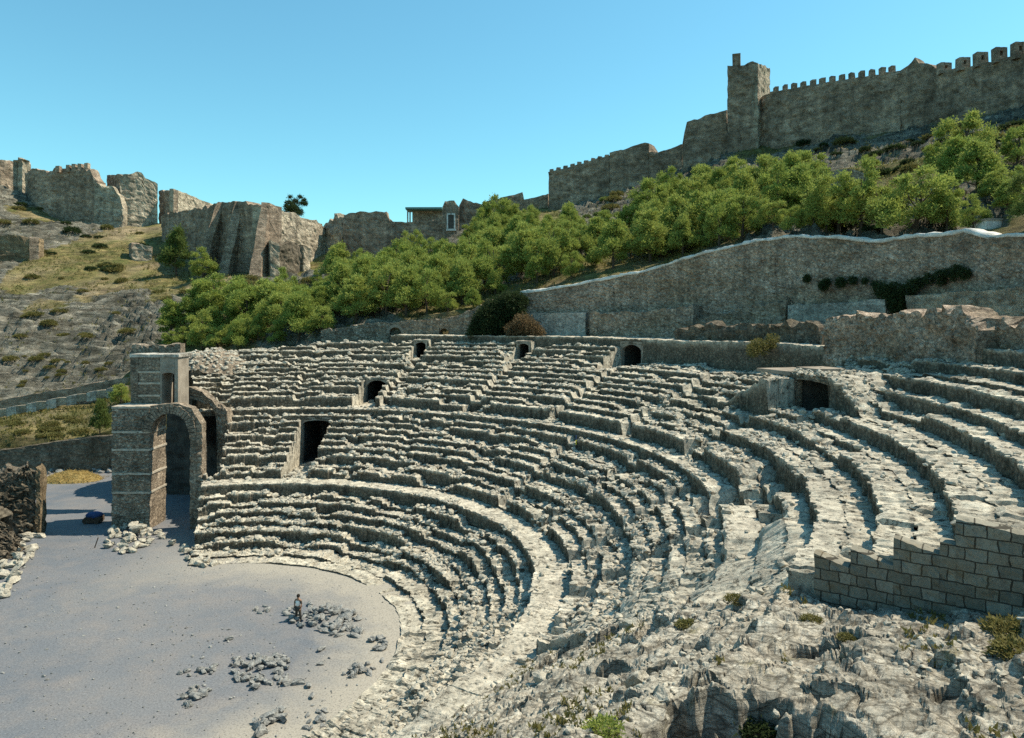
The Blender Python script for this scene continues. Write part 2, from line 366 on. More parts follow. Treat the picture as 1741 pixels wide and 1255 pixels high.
def rough_wall(name, pts, thick, mat, parent=None, ds=.6, dz=.6, amp=.12, topj=.15, openings=(), normal_side=1, sc=1.0, smooth=False, uv=False, blk=None):
    """a masonry wall along a plan polyline. pts: (x, y, zbottom, ztop). openings: (s_centre, half_width, z_floor_of_arch_spring, arch_rise)
    raise the wall's underside into an arch. Thickness goes to the left of travel when normal_side = 1."""
    P = np.array([p[:4] for p in pts], float); seg = np.hypot(np.diff(P[:,0]), np.diff(P[:,1])); cum = np.r_[0, np.cumsum(seg)]
    L = cum[-1]; ss = set(np.linspace(0, L, max(2, int(L/ds)+1)).tolist()); ss |= set(cum.tolist())
    for (c, hw, zs, rise) in openings:
        ss = {s for s in ss if abs(s-c) > hw+.05}
        ss |= {c-hw-.02, c+hw+.02}
        ss |= set((c+hw*math.sin(a)) for a in np.linspace(-PI/2, PI/2, 15))
    s = np.array(sorted(x for x in ss if -1e-6 <= x <= L+1e-6))
    x, y, zb, zt = [np.interp(s, cum, P[:, k]) for k in range(4)]
    # tangent from the polyline
    x2, y2 = np.interp(s+.05, cum, P[:,0]), np.interp(s+.05, cum, P[:,1]); x1, y1 = np.interp(s-.05, cum, P[:,0]), np.interp(s-.05, cum, P[:,1])
    tx, ty = x2-x1, y2-y1; l = np.hypot(tx, ty)+1e-9; nx, ny = -ty/l*normal_side, tx/l*normal_side
    zt = zt+topj*.7*fbm(s/2.6, P[0,0], 0, 3, 5)+topj*.45*blocky(s, max(.45, dz*1.6), 3)+topj*.25*noise(s/.6, P[0,1], 3)
    if blk is None: blk = (.07 if amp > .07 else .02) if dz < .5 else .13
    bw, bh = (.42, .27) if dz < .5 else (2.2, 1.3)
    for (c, hw, zs, rise) in openings:
        ins = np.abs(s-c) <= hw+.001
        zb = np.where(ins, zs+rise*np.sqrt(np.clip(1-((s-c)/hw)**2, 0, 1)), zb)
    nz = max(3, int((np.max(zt-zb))/dz)+1)
    f = np.linspace(0, 1, nz)
    front = np.stack([np.repeat(x[:, None], nz, 1), np.repeat(y[:, None], nz, 1), zb[:, None]+(zt-zb)[:, None]*f[None]], -1)
    tk = thick
    bx, by = x+nx*tk, y+ny*tk
    nb = max(2, nz//2); fb = np.linspace(1, 0, nb)
    if blk:
        S_ = np.repeat(s[:, None], nz, 1); f1_, f2_, cv_ = worley(S_/bw+P[0,0], front[..., 2]/bh, 17); off = blk*(cv_-1.4*sstep(.16, .02, f2_-f1_))
        front[..., 0] -= nx[:, None]*off; front[..., 1] -= ny[:, None]*off
    back = np.stack([np.repeat(bx[:, None], nb, 1), np.repeat(by[:, None], nb, 1), zb[:, None]+(zt-zb)[:, None]*fb[None]], -1)
    mid = np.stack([(x+bx)/2, (y+by)/2, zt+.04], -1)[:, None, :]
    G = np.concatenate([front, mid, back], 1); a, b = G.shape[:2]
    V = G.reshape(-1, 3)
    if amp: 
        V = vnoise(V, sc, amp, 3); V = vnoise(V, sc*.33, amp*.45, 9)
    i = np.arange(a-1)[:, None]*b+np.arange(b)[None, :]; j = np.arange(a-1)[:, None]*b+(np.arange(b)[None, :]+1) % b
    q = np.stack([i, j, j+b, i+b], -1).reshape(-1, 4)
    if normal_side < 0: pass
    else: q = q[:, ::-1]
    caps = [np.arange(b)[None, :][:, ::(1 if normal_side > 0 else -1)], (np.arange(b)+(a-1)*b)[None, :][:, ::(-1 if normal_side > 0 else 1)]]
    o = mesh_np(name, V, [q]+caps, mat, parent, smooth)
    if uv:
        me = o.data; ul = me.uv_layers.new(name='UVMap'); sv = np.repeat(s[:, None], b, 1).reshape(-1); li = np.zeros(len(me.loops), np.int32)
        me.loops.foreach_get('vertex_index', li); ul.data.foreach_set('uv', np.stack([sv[li], V[li, 2]], 1).reshape(-1).astype(np.float32))
    return o

# ------------------------------------------------------------------ hill terrain: heights known at surveyed points, thin-plate surface between them
CP = [ # (photo px, photo py, distance)
 (50,738,96),(0,716,106),(100,700,106),(200,682,106),(0,707,112),(100,691,112),(200,672,112),(0,682,119),(100,666,119),(200,648,120),(50,600,132),(50,560,140),(50,500,160),(50,440,178),(50,380,205),(50,335,232),(100,375,226),
 (-250,735,100),(-250,600,135),(-250,480,170),(-250,330,235),(-600,700,110),(-600,450,180),(-600,330,250),
 (180,728,98),(-120,735,106),(-120,722,112),(150,560,140),(150,500,160),(170,440,185),(170,400,205),
 (250,600,115),(250,545,138),(250,500,155),(250,440,190),(250,388,222),(330,395,215),
 (400,600,103),(400,560,114),(400,520,130),(400,482,160),(440,478,170),(330,560,118),
 (520,575,103),(600,545,104),(600,500,124),(600,462,160),(600,432,192),(520,478,172),(700,440,190),
 (760,530,103),(750,480,130),(750,430,170),(760,398,188),
 (900,492,101),(900,430,135),(900,385,162),(900,372,170),(1000,355,172),
 (1100,448,96),(1100,400,120),(1100,345,150),(1130,300,170),
 (1200,425,86),(1300,398,80),(1300,340,112),(1300,285,142),(1300,235,162),(1200,270,166),
 (1450,405,72),(1450,330,100),(1450,262,130),(1450,222,148),
 (1600,395,62),(1600,330,82),(1600,262,108),(1600,210,128),
 (1741,398,54),(1741,330,66),(1741,262,84),(1741,195,108),
 (2000,395,44),(2000,300,62),(2000,160,96),(2400,380,36),(2400,200,70)]
cp = np.array([W(*c) for c in CP])
extra = [(-330,330,10),(-200,300,45),(-120,290,48),(-60,280,45),(0,270,50),(60,250,62),(120,220,66),(160,160,62),(220,80,48),(330,330,10),(0,460,0),(-330,460,0),(330,460,0),(-330,40,0),(-330,-60,0),
         (60,20,20),(80,-30,22),(200,-60,25),(330,-60,10),(-120,95,3),(-120,60,0),(-200,60,0)]
cp = np.concatenate([cp, np.array(extra, float)])
def tps(r2): return r2*np.log(r2+1e-9)*.5
Pn = cp[:, :2]/100
K = tps(((Pn[:, None]-Pn[None])**2).sum(-1)); n_ = len(Pn)
A = np.zeros((n_+3, n_+3)); A[:n_, :n_] = K+np.eye(n_)*2e-4; A[:n_, n_] = 1; A[:n_, n_+1:] = Pn; A[n_:, :n_] = A[:n_, n_:].T
sol = np.linalg.solve(A, np.r_[cp[:, 2], 0, 0, 0])
def hill0(X, Y):
    X = np.asarray(X, float)/100; Y = np.asarray(Y, float)/100; z = sol[n_]+sol[n_+1]*X+sol[n_+2]*Y
    for k in range(n_): z = z+sol[k]*tps((X-Pn[k, 0])**2+(Y-Pn[k, 1])**2)
    return z
RW = 54.0                                                             # radius of the wall behind the theatre
def hill(X, Y, detail=True, rock=False):
    X = np.asarray(X, float); Y = np.asarray(Y, float)
    z = hill0(X, Y)
    rad = np.hypot(X-CX, Y-CY); th = np.degrees(np.arctan2(Y-CY, X-CX))
    rk = sstep(-.12, .22, fbm(X/26, Y/26, 0, 3, 40)+.45*sstep(-60, -85, X)*sstep(185, 150, Y)+.25*sstep(130, 150, Y)*sstep(0, 40, X))
    if detail:
        calm = 1-.85*sstep(128, 112, Y)*sstep(-30, -45, X); z = z+calm*(1.6*fbm(X/22, Y/22, 0, 4, 11)+.6*fbm(X/5, Y/5, 0, 4, 23)); rk = rk*calm
        ph = (z*.9+X*.05+1.2*fbm(X/14, Y/14, 0, 3, 61)); fr = ph-np.floor(ph)
        z = z+rk*2.0*(sstep(.42, .6, fr)-fr)+rk*.6*fbm(X/2.6, Y/1.3, 0, 3, 77); f1, f2, cv = worley(X/4.5+.3*noise(X/3, Y/3), Y/1.6, 3); z = z+rk*(.5*cv-.4*sstep(.12, 0, f2-f1))
    # dig: level court left of the theatre, the theatre's own bowl
    court = (Y < 94.3) & (X < -18) & ((th > 108) | (X < -37) | (rad < 30))
    z = np.where(court, -.25, z)
    bowl = (rad < RWf(th)+.8) & (th < 114) & (th > -110)
    z = np.where(bowl, -4, z)
    z = np.where((rad < 66) & (th <= -40) & ~bowl, -4, z)
    return (z, rk) if rock else z
xs = np.unique(np.concatenate([np.arange(-330, -170, 5), np.arange(-170, 120, .62), np.arange(120, 331, 5)]))
ys = np.unique(np.concatenate([np.arange(-60, 40, 3), np.arange(40, 86, 1.2), np.arange(86, 245, .55), np.arange(245, 461, 5)]))
GX, GY = np.meshgrid(xs, ys, indexing='ij')
GZ, GR = hill(GX, GY, True, True)
o = mesh_np('hillside', np.stack([GX, GY, GZ], -1).reshape(-1, 3), grid_faces(len(xs), len(ys)), M['hill'], smooth=True, attr={'rock': GR})
o.data.polygons.foreach_set('use_smooth', np.ones(len(o.data.polygons), bool))
if o.data.polygons[0].normal.z < 0: o.data.flip_normals()
tag(o, 'dry rocky hillside with ochre grass and grey limestone ledges', 'hillside', kind='structure')
def hz(x, y):
    i = np.clip(np.searchsorted(xs, x)-1, 0, len(xs)-2); j = np.clip(np.searchsorted(ys, y)-1, 0, len(ys)-2)
    u = (x-xs[i])/(xs[i+1]-xs[i]); v = (y-ys[j])/(ys[j+1]-ys[j])
    return (GZ[i,j]*(1-u)+GZ[i+1,j]*u)*(1-v)+(GZ[i,j+1]*(1-u)+GZ[i+1,j+1]*u)*v
def on_hill(px, py, y0=60, y1=300):
    """where the line of sight through a photo pixel meets the hill"""
    Y = np.arange(y0, y1, .5); X = (px-870.5)/F*Y; Z = ZC-(py-YH)/F*Y
    rad = np.hypot(X-CX, Y-CY); th = np.degrees(np.arctan2(Y-CY, X-CX))
    H = np.array([hz(a, b) for a, b in zip(X, Y)])
    ok = np.where((H > Z) & ((rad > RWf(th)+2) | (th > 114)))[0]
    if len(ok) == 0: return None
    k = ok[0]; return (X[k], Y[k], H[k])
pl = MB(); pl.box((0, 300, -4.4), (9000, 9000, .1)); tag(pl.build('ground', M['hill']), 'dry plain below the hill', 'ground', kind='structure')

# ------------------------------------------------------------------ the theatre
theatre = empty('roman_theatre', (CX, CY, 0), label='ruined Roman theatre of worn pale stone seat rows curving round the orchestra', cat='ancient theatre')
def place(o):
    if o.parent is None: o.parent = theatre
    o.matrix_parent_inverse = theatre.matrix_basis.inverted(); return o
theatre_loc = np.array([CX, CY, 0.0])

rows = []                                                             # (edge radius, tread height, kind)
for r, z in [(15.0,.16),(16.5,.42),(18.0,.95),(18.9,1.6),(19.8,2.2),(20.7,2.8),(21.6,3.4),(22.5,4.0)]: rows.append((r, z, 'seat_row'))
rows.append((23.4, 4.7, 'walkway'))
for i in range(9): rows.append((25.6+.89*i, 5.6+.53*i, 'seat_row'))
rows.append((33.6, 10.45, 'walkway'))
for i in range(13): rows.append((35.2+1.1*i, 11.6+.46*i, 'seat_row'))
rows.append((49.5, 18.1, 'terrace'))
RE = np.array([r[0] for r in rows]+[RW+.3]); ZR = np.array([0]+[r[1] for r in rows])   # ZR[i] = level below row i
NR = len(rows); U0 = 19; TER = NR-1                                    # first upper row index, terrace index
# angular samples, finer where the ring passes near the camera
ths = [R(-104)]
while ths[-1] < R(114.5):
    th = ths[-1]; d = min(math.hypot(CX+r*math.cos(th), CY+r*math.sin(th)) for r in (22, 30, 38, 44))
    d = max(d, 13) if th > R(-40) else max(d, 20)
    ths.append(th+max(.0008, 1.35*d/706/36))
TH = np.array(ths)
VOM = [dict(th=88.3, z0=4.7, a=9, b=17, w=3.4, h=4.6, arch=.4), dict(th=81.0, z0=10.45, a=19, b=23, w=2.9, h=2.6, arch=.9),
       dict(th=77.8, z0=15.1, a=28, b=31, w=1.6, h=2.1, arch=.3), dict(th=61.1, z0=15.1, a=28, b=31, w=1.7, h=2.1, arch=.3),
       dict(th=44.6, z0=14.9, a=27, b=TER, w=2.8, h=2.5, arch=.8), dict(th=6.8, z0=13.9, a=24, b=26, w=4.4, h=2.15, arch=.15)]
for v in VOM:                                                         # sharp cut edges need samples of their own
    r = RE[v['a']]; hw = v['w']/2/RE[v['b']]
    for s in (-1, 1):
        for e in (-.0006, .0006): ths.append(R(v['th'])+s*(hw+e))
TH = np.array(sorted(ths)); NT = len(TH); THD = np.degrees(TH)
STAIRS = [11, 26.4, 42.5, 60, 77, 93, 106]; STAIRS2 = [-12, 2, 18, 34, 50.5, 67, 96]
Hs = []                                                               # tread height per row and angle
prev = np.zeros(NT)
row_ids = np.arange(NR)
for i in range(NR):
    r0, z0, kd = rows[i]; arc = TH*r0
    h = np.full(NT, z0); dz = z0-ZR[i]
    # seats survive to different degrees: eroded stretches drop towards the row below
    er = fbm(arc/5.0, i*3.1, 0, 3, 201)
    wear = sstep(.12, .5, er)*(.75 if kd == 'seat_row' else .1)
    if i in (10, 12, 14, 16): wear = np.maximum(wear, .93*sstep(52, 30, THD)*sstep(.35, -.1, noise(arc/9, i, 0, 9)))
    if i <= 1: wear = sstep(-.1, .3, noise(arc/3.5, i, 0, 12))*.9
    if 2 <= i <= 7:                                                   # lowest seats: broken away between 35 and 75 degrees
        wear = np.maximum(wear, .9*sstep(-.05, .25, noise(arc/4.5, i*.7, 0, 33))*sstep(75, 62, THD))
        wear = np.maximum(wear, .8*sstep(-.3, .1, noise(arc/3, i, 0, 35))*sstep(100, 106, THD))
    if U0 <= i < TER and kd == 'seat_row':
        wear = np.maximum(wear, ((.92 if i < 29 else .35) if (i-U0) % 2 else 0)*sstep(20, 12, THD))       # right wing: seats in tall double steps
    wear = np.round(wear*2.4+.35*blocky(arc, .9, i+200))/2.4 if kd == 'seat_row' else wear; wear = np.clip(wear, 0, 1)
    h = h-wear*dz+.02*dz*noise(arc/.8, i, 0, 5)+.05*dz*blocky(arc, .38, i+90)
    # radial stairs
    for st in (STAIRS if i >= U0 else STAIRS2):
        if kd == 'seat_row' and i >= 9:
            m = sstep(.75, .55, np.abs(THD-st-.3*noise(i*.7, st))*PI/180*r0)*(.35 if st > 88 or (i < U0 and st > 40) else .85)
            h = h-m*(dz*.9+(.25 if i >= U0 else .1))
    # retaining wall sector: upper seats missing below the terrace
    if i >= 28 and i < TER: h = np.where((THD > 12.5) & (THD < 43.5), 15.0+.25*noise(arc/2, i)+.12*(i-28), h)
    # the seats slump towards the ruined near end
    sl = sstep(-8, -22, THD)*(1 if 9 < i < 20 else 0)
    h = h-sl*.55*sstep(-.2, .3, fbm(arc/2.5, i, 0, 3, 91))*dz
    h = h+sstep(16, 2, THD)*(.5 if i > 27 else 0)
    for v in VOM:
        if v['a'] <= i < v['b']: h = np.where(np.abs(TH-R(v['th'])) < v['w']/2/RE[v['b']], v['z0'], h)
    if i == 31:
        for v in VOM[2:4]: h = np.where(np.abs(TH-R(v['th']))*48 < v['w']/2+.3, 17.5, h)
    if 24 <= i <= 30:                                                 # rough bank over and beside the sunken passage
        ds_ = np.abs(TH-R(6.8))*43.5; bank = 16.45-.42*np.clip(ds_-2.6, 0, 9)-(.55 if i < 26 else 0)+.35*fbm(arc/.9, i*2.2)
        if i >= 26: h = np.maximum(h, bank)
        else: h = np.where((ds_ > 2.2) & (THD > 6.8), np.maximum(h, bank), h)
    if i in (17, 18, 19, 20):                                         # collapsed hollow in the middle right
        h = h-(1.2+.6*noise(arc/1.3, i))*sstep(-14, -11, THD)*sstep(-2.5, -5, THD)*sstep(-.5, .1, noise(arc/2.2, i*1.3, 0, 44))
    # gate corner: upper rows stop at the vault beside the entrance
    Hs.append(h)
Hs = np.array(Hs)
def lo_end(r): return np.interp(r, [25, 28, 31, 33, 36, 37.5, 38], [-25, -27, -29, -31, -33.8, -35, -35.0])
def row_range(i):
    r = rows[i][0]
    lo = -104
    if i >= 9: lo = lo_end(r)
    hi = 107.5
    if 26 < r < 33: hi = 104.6
    if r >= 33.5: hi = np.interp(r, [33.5, 46, 50], [110, 113.0, 112.0])
    if i == TER: hi = 83.0
    if i == TER-1: hi = 97
    if i == TER-2: hi = 106
    if i == TER: lo = -62
    if 9 <= i < 23 : lo = lo+.0
    return lo, hi
def strip(i):
    r0, z0, kd = rows[i]; lo, hi = row_range(i)
    sel = np.where((THD >= lo) & (THD <= hi))[0]; th = TH[sel]; below = (Hs[i-1] if i > 0 else np.zeros(NT))[sel]; top = Hs[i][sel].copy()
    # edges wander: each stone is a little off the circle
    def edge(k, t):
        if k == 0: return np.full(len(t), RE[0])+.12*noise(t*RE[0]/2, 1)
        if k >= NR: return RWf(np.degrees(t))+.35
        a = t*RE[k]; amp = 1.0 if rows[k][2] == 'seat_row' else .6
        e = RE[k]+amp*(.09*fbm(a/2.6, k, 0, 2, 301)+.10*blocky(a, .62, k)+.07*blocky(a, .27, k+50)+.18*np.clip(fbm(a/3.0, k, 0, 2, 303)-.2, 0, 1))
        for v in VOM:
            if k == v['b']: e = np.where(np.abs(t-R(v['th'])) < v['w']/2/RE[k]+.02, RE[k], e)
        return e
    e0, e1 = edge(i, th), edge(i+1, th)
    zlow = below.copy()
    for v in VOM:
        if i == v['b']: zlow = np.where(np.abs(th-R(v['th'])) < v['w']/2/RE[i], v['z0']+v['h']+.05, zlow)
    rise = top-zlow; w = e1-e0; a = th*r0
    sm = (sstep(-13, -25, np.degrees(th)) if 9 < i < 21 else (.92*sstep(-22, -48, np.degrees(th))*(.55+.45*sstep(-.3, .2, noise(a/3, i, 0, 77))) if i <= 9 else 0*th))
    ok_ = sstep(.15, -.25, fbm(a/4.5, i*5.3, 0, 3, 909))                # 1 where the bench survives intact
    top = top+(1-sm)*(1-.6*ok_)*(.12*blocky(a, .5, i) if kd == 'seat_row' else .02*blocky(a, .8, i))
    front = zlow+rise*(1-.85*sm)
    lip = .07*sstep(-.2, .5, noise(a/.5, i, 7)); cav = (.16-.09*ok_)*sstep(-.3, .5, fbm(a/.6, i, 9, 2))*np.clip(rise, 0, .8)
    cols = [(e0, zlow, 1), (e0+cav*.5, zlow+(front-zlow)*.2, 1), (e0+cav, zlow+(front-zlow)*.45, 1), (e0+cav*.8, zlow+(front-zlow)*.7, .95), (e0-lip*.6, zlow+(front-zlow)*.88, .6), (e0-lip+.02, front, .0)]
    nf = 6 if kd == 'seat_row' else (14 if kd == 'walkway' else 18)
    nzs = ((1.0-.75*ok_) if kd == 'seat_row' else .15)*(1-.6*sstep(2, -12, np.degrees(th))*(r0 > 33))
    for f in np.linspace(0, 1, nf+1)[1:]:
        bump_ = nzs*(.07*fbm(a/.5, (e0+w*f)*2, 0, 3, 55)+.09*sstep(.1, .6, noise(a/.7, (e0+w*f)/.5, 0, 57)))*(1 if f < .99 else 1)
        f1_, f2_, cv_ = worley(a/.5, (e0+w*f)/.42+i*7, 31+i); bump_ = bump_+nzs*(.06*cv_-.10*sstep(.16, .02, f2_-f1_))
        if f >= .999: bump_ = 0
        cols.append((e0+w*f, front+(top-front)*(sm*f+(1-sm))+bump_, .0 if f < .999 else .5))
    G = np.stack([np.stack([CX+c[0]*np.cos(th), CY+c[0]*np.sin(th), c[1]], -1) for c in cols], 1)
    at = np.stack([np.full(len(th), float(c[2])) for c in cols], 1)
    n, k = G.shape[:2]; V = G.reshape(-1, 3)
    D = vnoise(vnoise(V, .6, .03, 400), .14, .03, 410)
    tn = np.zeros(len(V))
    V = D
    Fq = grid_faces(n, k)
    # skirts close the ends and the inner edge
    ex = []; base = len(V); add = []
    for e_ in (0, n-1):
        ids = e_*k+np.arange(k); b_ = V[ids].copy(); b_[:, 2] = np.minimum(b_[:, 2]-.3, 0.0 if i < 9 else max(0, z0-7)); start = base+sum(len(x) for x in add); add.append(b_)
        j = np.arange(k-1); q = np.stack([ids[j], ids[j+1], start+j+1, start+j], -1); ex.append(q if e_ else q[:, ::-1])
    if i == TER:
        pass
        ids = np.arange(n)*k+k-1; b_ = V[ids].copy(); b_[:, 2] = 8; start = base+sum(len(x) for x in add); add.append(b_)
        j = np.arange(n-1); ex.append(np.stack([ids[j+1], ids[j], start+j, start+j+1], -1))
    Vall = np.concatenate([V]+add); att = np.concatenate([at.reshape(-1)]+[np.ones(len(x)) for x in add])
    Vall = Vall-theatre_loc
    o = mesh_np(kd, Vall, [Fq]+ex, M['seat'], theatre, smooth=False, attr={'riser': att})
    return V.reshape(n, k, 3)
GRID = [strip(i) for i in range(NR)]

# loose rubble lying on the seats
cand = np.concatenate([g[:, 5:, :].reshape(-1, 3) for g in GRID[1:TER]])
cr_ = np.hypot(cand[:,0]-CX, cand[:,1]-CY)
den = sstep(.0, .5, fbm(cand[:,0]/2.6, cand[:,1]/2.6, 0, 3, 500))+.06
den *= np.where((cr_ > 23.7) & (cr_ < 25.5), .12, 1)*np.where(cr_ < 18, .12, 1)
den *= 1-.75*sstep(4, -10, np.degrees(np.arctan2(cand[:,1]-CY, cand[:,0]-CX)))*(cr_ > 32)
den *= 1-.9*sstep(-18, -38, np.degrees(np.arctan2(cand[:,1]-CY, cand[:,0]-CX)))*((cr_ < 25)|(cr_ > 33))
pick = rng.random(len(cand)) < den/den.sum()*15000
Pk = cand[pick]; dcam = np.hypot(Pk[:,0], Pk[:,1]); S = rng.uniform(.07, .24, len(Pk))*rng.choice([1, 1, 1, 1.7], len(Pk))
S *= np.interp(dcam, [10, 40, 80], [.55, .85, 1.15])
V, Fc = scatter_rocks(Pk+np.c_[rng.uniform(-.2, .2, (len(Pk), 2)), S*.15], S, SHAPES1)
tag(mesh_np('loose_rubble', V, Fc, M['stone']), 'loose pale rubble strewn over the seat rows', 'rubble', kind='stuff')

# vomitories: facade round each doorway and the passage behind, its shade painted near black
for v in VOM:
    r = RE[v['b']]; th = R(v['th']); w, z0, h = v['w'], v['z0'], v['h']; ca, sa = math.cos(th), math.sin(th)
    def pt(u, q): return (CX+(r+q)*ca-u*sa, CY+(r+q)*sa+u*ca)
    top = z0+h+.35
    a_, b_ = pt(w/2+.12, .0), pt(-w/2-.12, .0); L = w+.24
    zl = [z0-.2, top]
    wl = rough_wall('doorway', [(*a_, z0-.2, top), (*b_, z0-.2, top)], .5, M['rubble'] if v['w'] > 4 else M['arch'], None, ds=.25, dz=.25, amp=.03, topj=.02,
                    openings=[(L/2, w/2-.12, z0+h-v['arch'], v['arch'])], normal_side=1, sc=.4)
    for p in ((wl),): p.parent = theatre; p.location = (-CX, -CY, 0)
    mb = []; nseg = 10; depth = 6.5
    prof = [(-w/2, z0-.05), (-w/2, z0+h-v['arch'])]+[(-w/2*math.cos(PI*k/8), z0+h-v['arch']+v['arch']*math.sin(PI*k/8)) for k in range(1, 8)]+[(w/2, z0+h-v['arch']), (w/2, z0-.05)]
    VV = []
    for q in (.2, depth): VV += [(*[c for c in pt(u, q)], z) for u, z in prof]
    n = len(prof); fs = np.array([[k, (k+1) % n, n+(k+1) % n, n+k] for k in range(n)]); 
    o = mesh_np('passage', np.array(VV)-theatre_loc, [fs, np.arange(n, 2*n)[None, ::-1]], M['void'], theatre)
# slab roof over the right-hand doorway
def pol(r, thd, z): return (CX+r*math.cos(R(thd)), CY+r*math.sin(R(thd)), z)

# stepped end wall of cut stone beside the near slope
ew = []
steps = [(37.6,12.9),(39.55,12.9),(39.6,13.75),(41.25,13.75),(41.3,14.7),(43.0,14.7),(43.05,14.75),(43.6,14.75),(43.65,16.1),(51,16.9)]
stp = [(38.2,39.2,13.25,13.0),(39.2,40.32,13.58,13.3),(40.32,41.45,14.12,13.82),(41.45,41.85,14.2,14.15),(41.85,46.5,14.9,14.35),(46.5,52,15.8,15.8)]
ewt = empty('x')
bpy.data.objects.remove(ewt)
for k, (ra, rb, zt, zt2) in enumerate(stp):
    a_, b_ = pol(ra, -35.3, 0), pol(rb, -35.3, 0); zb = 9.6
    wl = rough_wall('end_wall', [(a_[0], a_[1], zb, zt), (b_[0], b_[1], zb, zt2)], .55, M['blocks'], None, ds=.12, dz=.12, amp=.03, topj=.04, normal_side=1, sc=.3, uv=True)
    wl.parent = theatre; wl.location = (-CX, -CY, 0)

# orchestra floor
rr = np.r_[np.linspace(0, 14, 29), np.linspace(14.2, 16, 12)]
nx_, ny_ = 260, 240
ox = np.linspace(-120, -3, nx_); oy = np.linspace(-40, 96, ny_); OX, OY = np.meshgrid(ox, oy, indexing='ij')
OZ = .03*fbm(OX/3, OY/3, 0, 4, 3)+.05*fbm(OX/9, OY/9, 0, 2, 4)
o = mesh_np('orchestra_ground', np.stack([OX, OY, OZ], -1).reshape(-1, 3), grid_faces(nx_, ny_), M['gravel'], smooth=True)
if o.data.polygons[0].normal.z < 0: o.data.flip_normals()
tag(o, 'flat grey gravel orchestra and court', 'ground', kind='structure')

# ------------------------------------------------------------------ the ruined near slope: bedrock the photographer stands on
def cone(r): return np.interp(r, RE, np.r_[ZR[1:], ZR[-1]])
def inpit(X, Y, cx, cy, rx, ry, rot, k=.35):
    c, s = math.cos(rot), math.sin(rot); u = ((X-cx)*c+(Y-cy)*s)/rx; v = (-(X-cx)*s+(Y-cy)*c)/ry
    d = np.sqrt(u*u+v*v)+.22*fbm(X/.9, Y/.9, 0, 3, 71); return sstep(1.0, 1.0-k, d)
PITS = [(4.4, 12.3, 2.5, 3.2, 0, 4.6), (2.3, 30.0, 1.35, 1.15, .2, 2.1), (4.8, 24.6, .75, 1.5, -.35, 2.1), (4.3, 28.7, 1.4, .55, .35, 1.6), (7.6, 17.6, .9, .35, .2, .8), (9.0, 14.5, .5, .25, .2, .5), (2.9, 20.5, .6, .4, .4, .8)]
def slope(X, Y):
    r = np.hypot(X-CX, Y-CY); th = np.degrees(np.arctan2(Y-CY, X-CX))
    z = np.interp(r, [20, 23.4, 25.6, 27.5, 30, 33, 36, 37.6, 40, 43, 45, 48, 52, 58], [3.0, 4.55, 4.9, 6.2, 7.8, 9.75, 11.3, 12.0, 12.35, 12.9, 13.9, 16.2, 17.4, 18])
    am = sstep(24.2, 27, r)
    z = z+am*(.30*fbm(X/3.4, Y/3.4, 0, 3, 601)+.06*fbm(X/.9, Y/1.2, 0, 4, 611))
    wx, wy = X+.35*fbm(X/.9, Y/.9, 0, 3, 5), Y+.35*fbm(X/.9, Y/.9, 3, 3, 6)
    c_, s_ = .93, -.36; u, v = wx*c_+wy*s_, -wx*s_+wy*c_                     # bedding runs obliquely down the slope
    f1, f2, cv = worley(u/1.9, v/.9, 40); z = z+am*(.08*cv-.10*sstep(.10, .0, f2-f1))
    f1, f2, cv = worley(u/.66, v/.36, 50); z = z+am*(.05*cv-.05*sstep(.14, .0, f2-f1))
    f1, f2, cv = worley(u/.21, v/.12, 60); z = z+am*(.022*cv-.02*sstep(.2, .0, f2-f1))
    for sc_, hh in ((1.1, .30), (3.6, .09)):                               # tilted strata break into ledges
        ph = z*sc_+X*.22*sc_-Y*.1*sc_+.45*fbm(X/2.6, Y/2.6, 0, 3, 631); fr = ph-np.floor(ph); z = z+am*hh*(sstep(.45, .7, fr)-fr)
    z = z+am*.03*fbm(X/.15, Y/.15, 0, 3, 651)
    for (cx, cy, rx, ry, rot, dep) in PITS: z = z-dep*inpit(X, Y, cx, cy, rx, ry, rot, .3)
    z = z-.25*sstep(-38, -36.2, th)*sstep(38.5, 39.5, r)                        # trench at the foot of the end wall
    z = np.where((th > -35.5) & (r > 37.2), z-3, z)
    le = lo_end(r)
    z = z-3*sstep(le-.2, le+2.2, th)*sstep(24, 26, r)*(r <= 37.2)
    z = np.where(r < 25.4, z-1.2*sstep(25.4, 24.9, r), z)                  # the walkway and lower rows belong to the theatre
    dc = np.hypot(X, Y); return np.minimum(z, 17.9+1.0*sstep(2, 5, dc))
na, nd = 760, 820
az = np.linspace(R(-200), R(60), na); dd = 1.0*np.exp(np.linspace(0, math.log(46), nd))
AZ, DD = np.meshgrid(az, dd, indexing='ij')
# sweep: azimuth measured from +Y towards +X; the finer part looks at the theatre
azf = np.sort(np.r_[np.linspace(R(-25), R(42), 620), np.linspace(R(42.2), R(60), 60), np.linspace(R(61), R(334), 120)]); AZ, DD = np.meshgrid(azf, dd, indexing='ij')
SX, SY = DD*np.sin(AZ), DD*np.cos(AZ); SZ = slope(SX, SY)
RR = np.hypot(SX-CX, SY-CY); TT = np.degrees(np.arctan2(SY-CY, SX-CX))
keep = ((TT < np.maximum(lo_end(RR)+3.0, -35.0*(RR > 37.2)-99*(RR <= 37.2))) & (TT > -112) & (RR > 24.6) & (RR < 62))
V = np.stack([SX, SY, SZ], -1).reshape(-1, 3); V = vnoise(vnoise(V, .7, .12, 710), .3, .06, 700)
q = grid_faces(len(azf), nd); kf = keep.reshape(-1)[q].all(1); q = q[kf]
used = np.unique(q); remap = -np.ones(len(V), np.int64); remap[used] = np.arange(len(used))
o = mesh_np('rocky_slope', V[used], remap[q], M['rock'], smooth=False)
if np.array([p.normal.z for p in o.data.polygons[:200]]).mean() < 0: o.data.flip_normals()
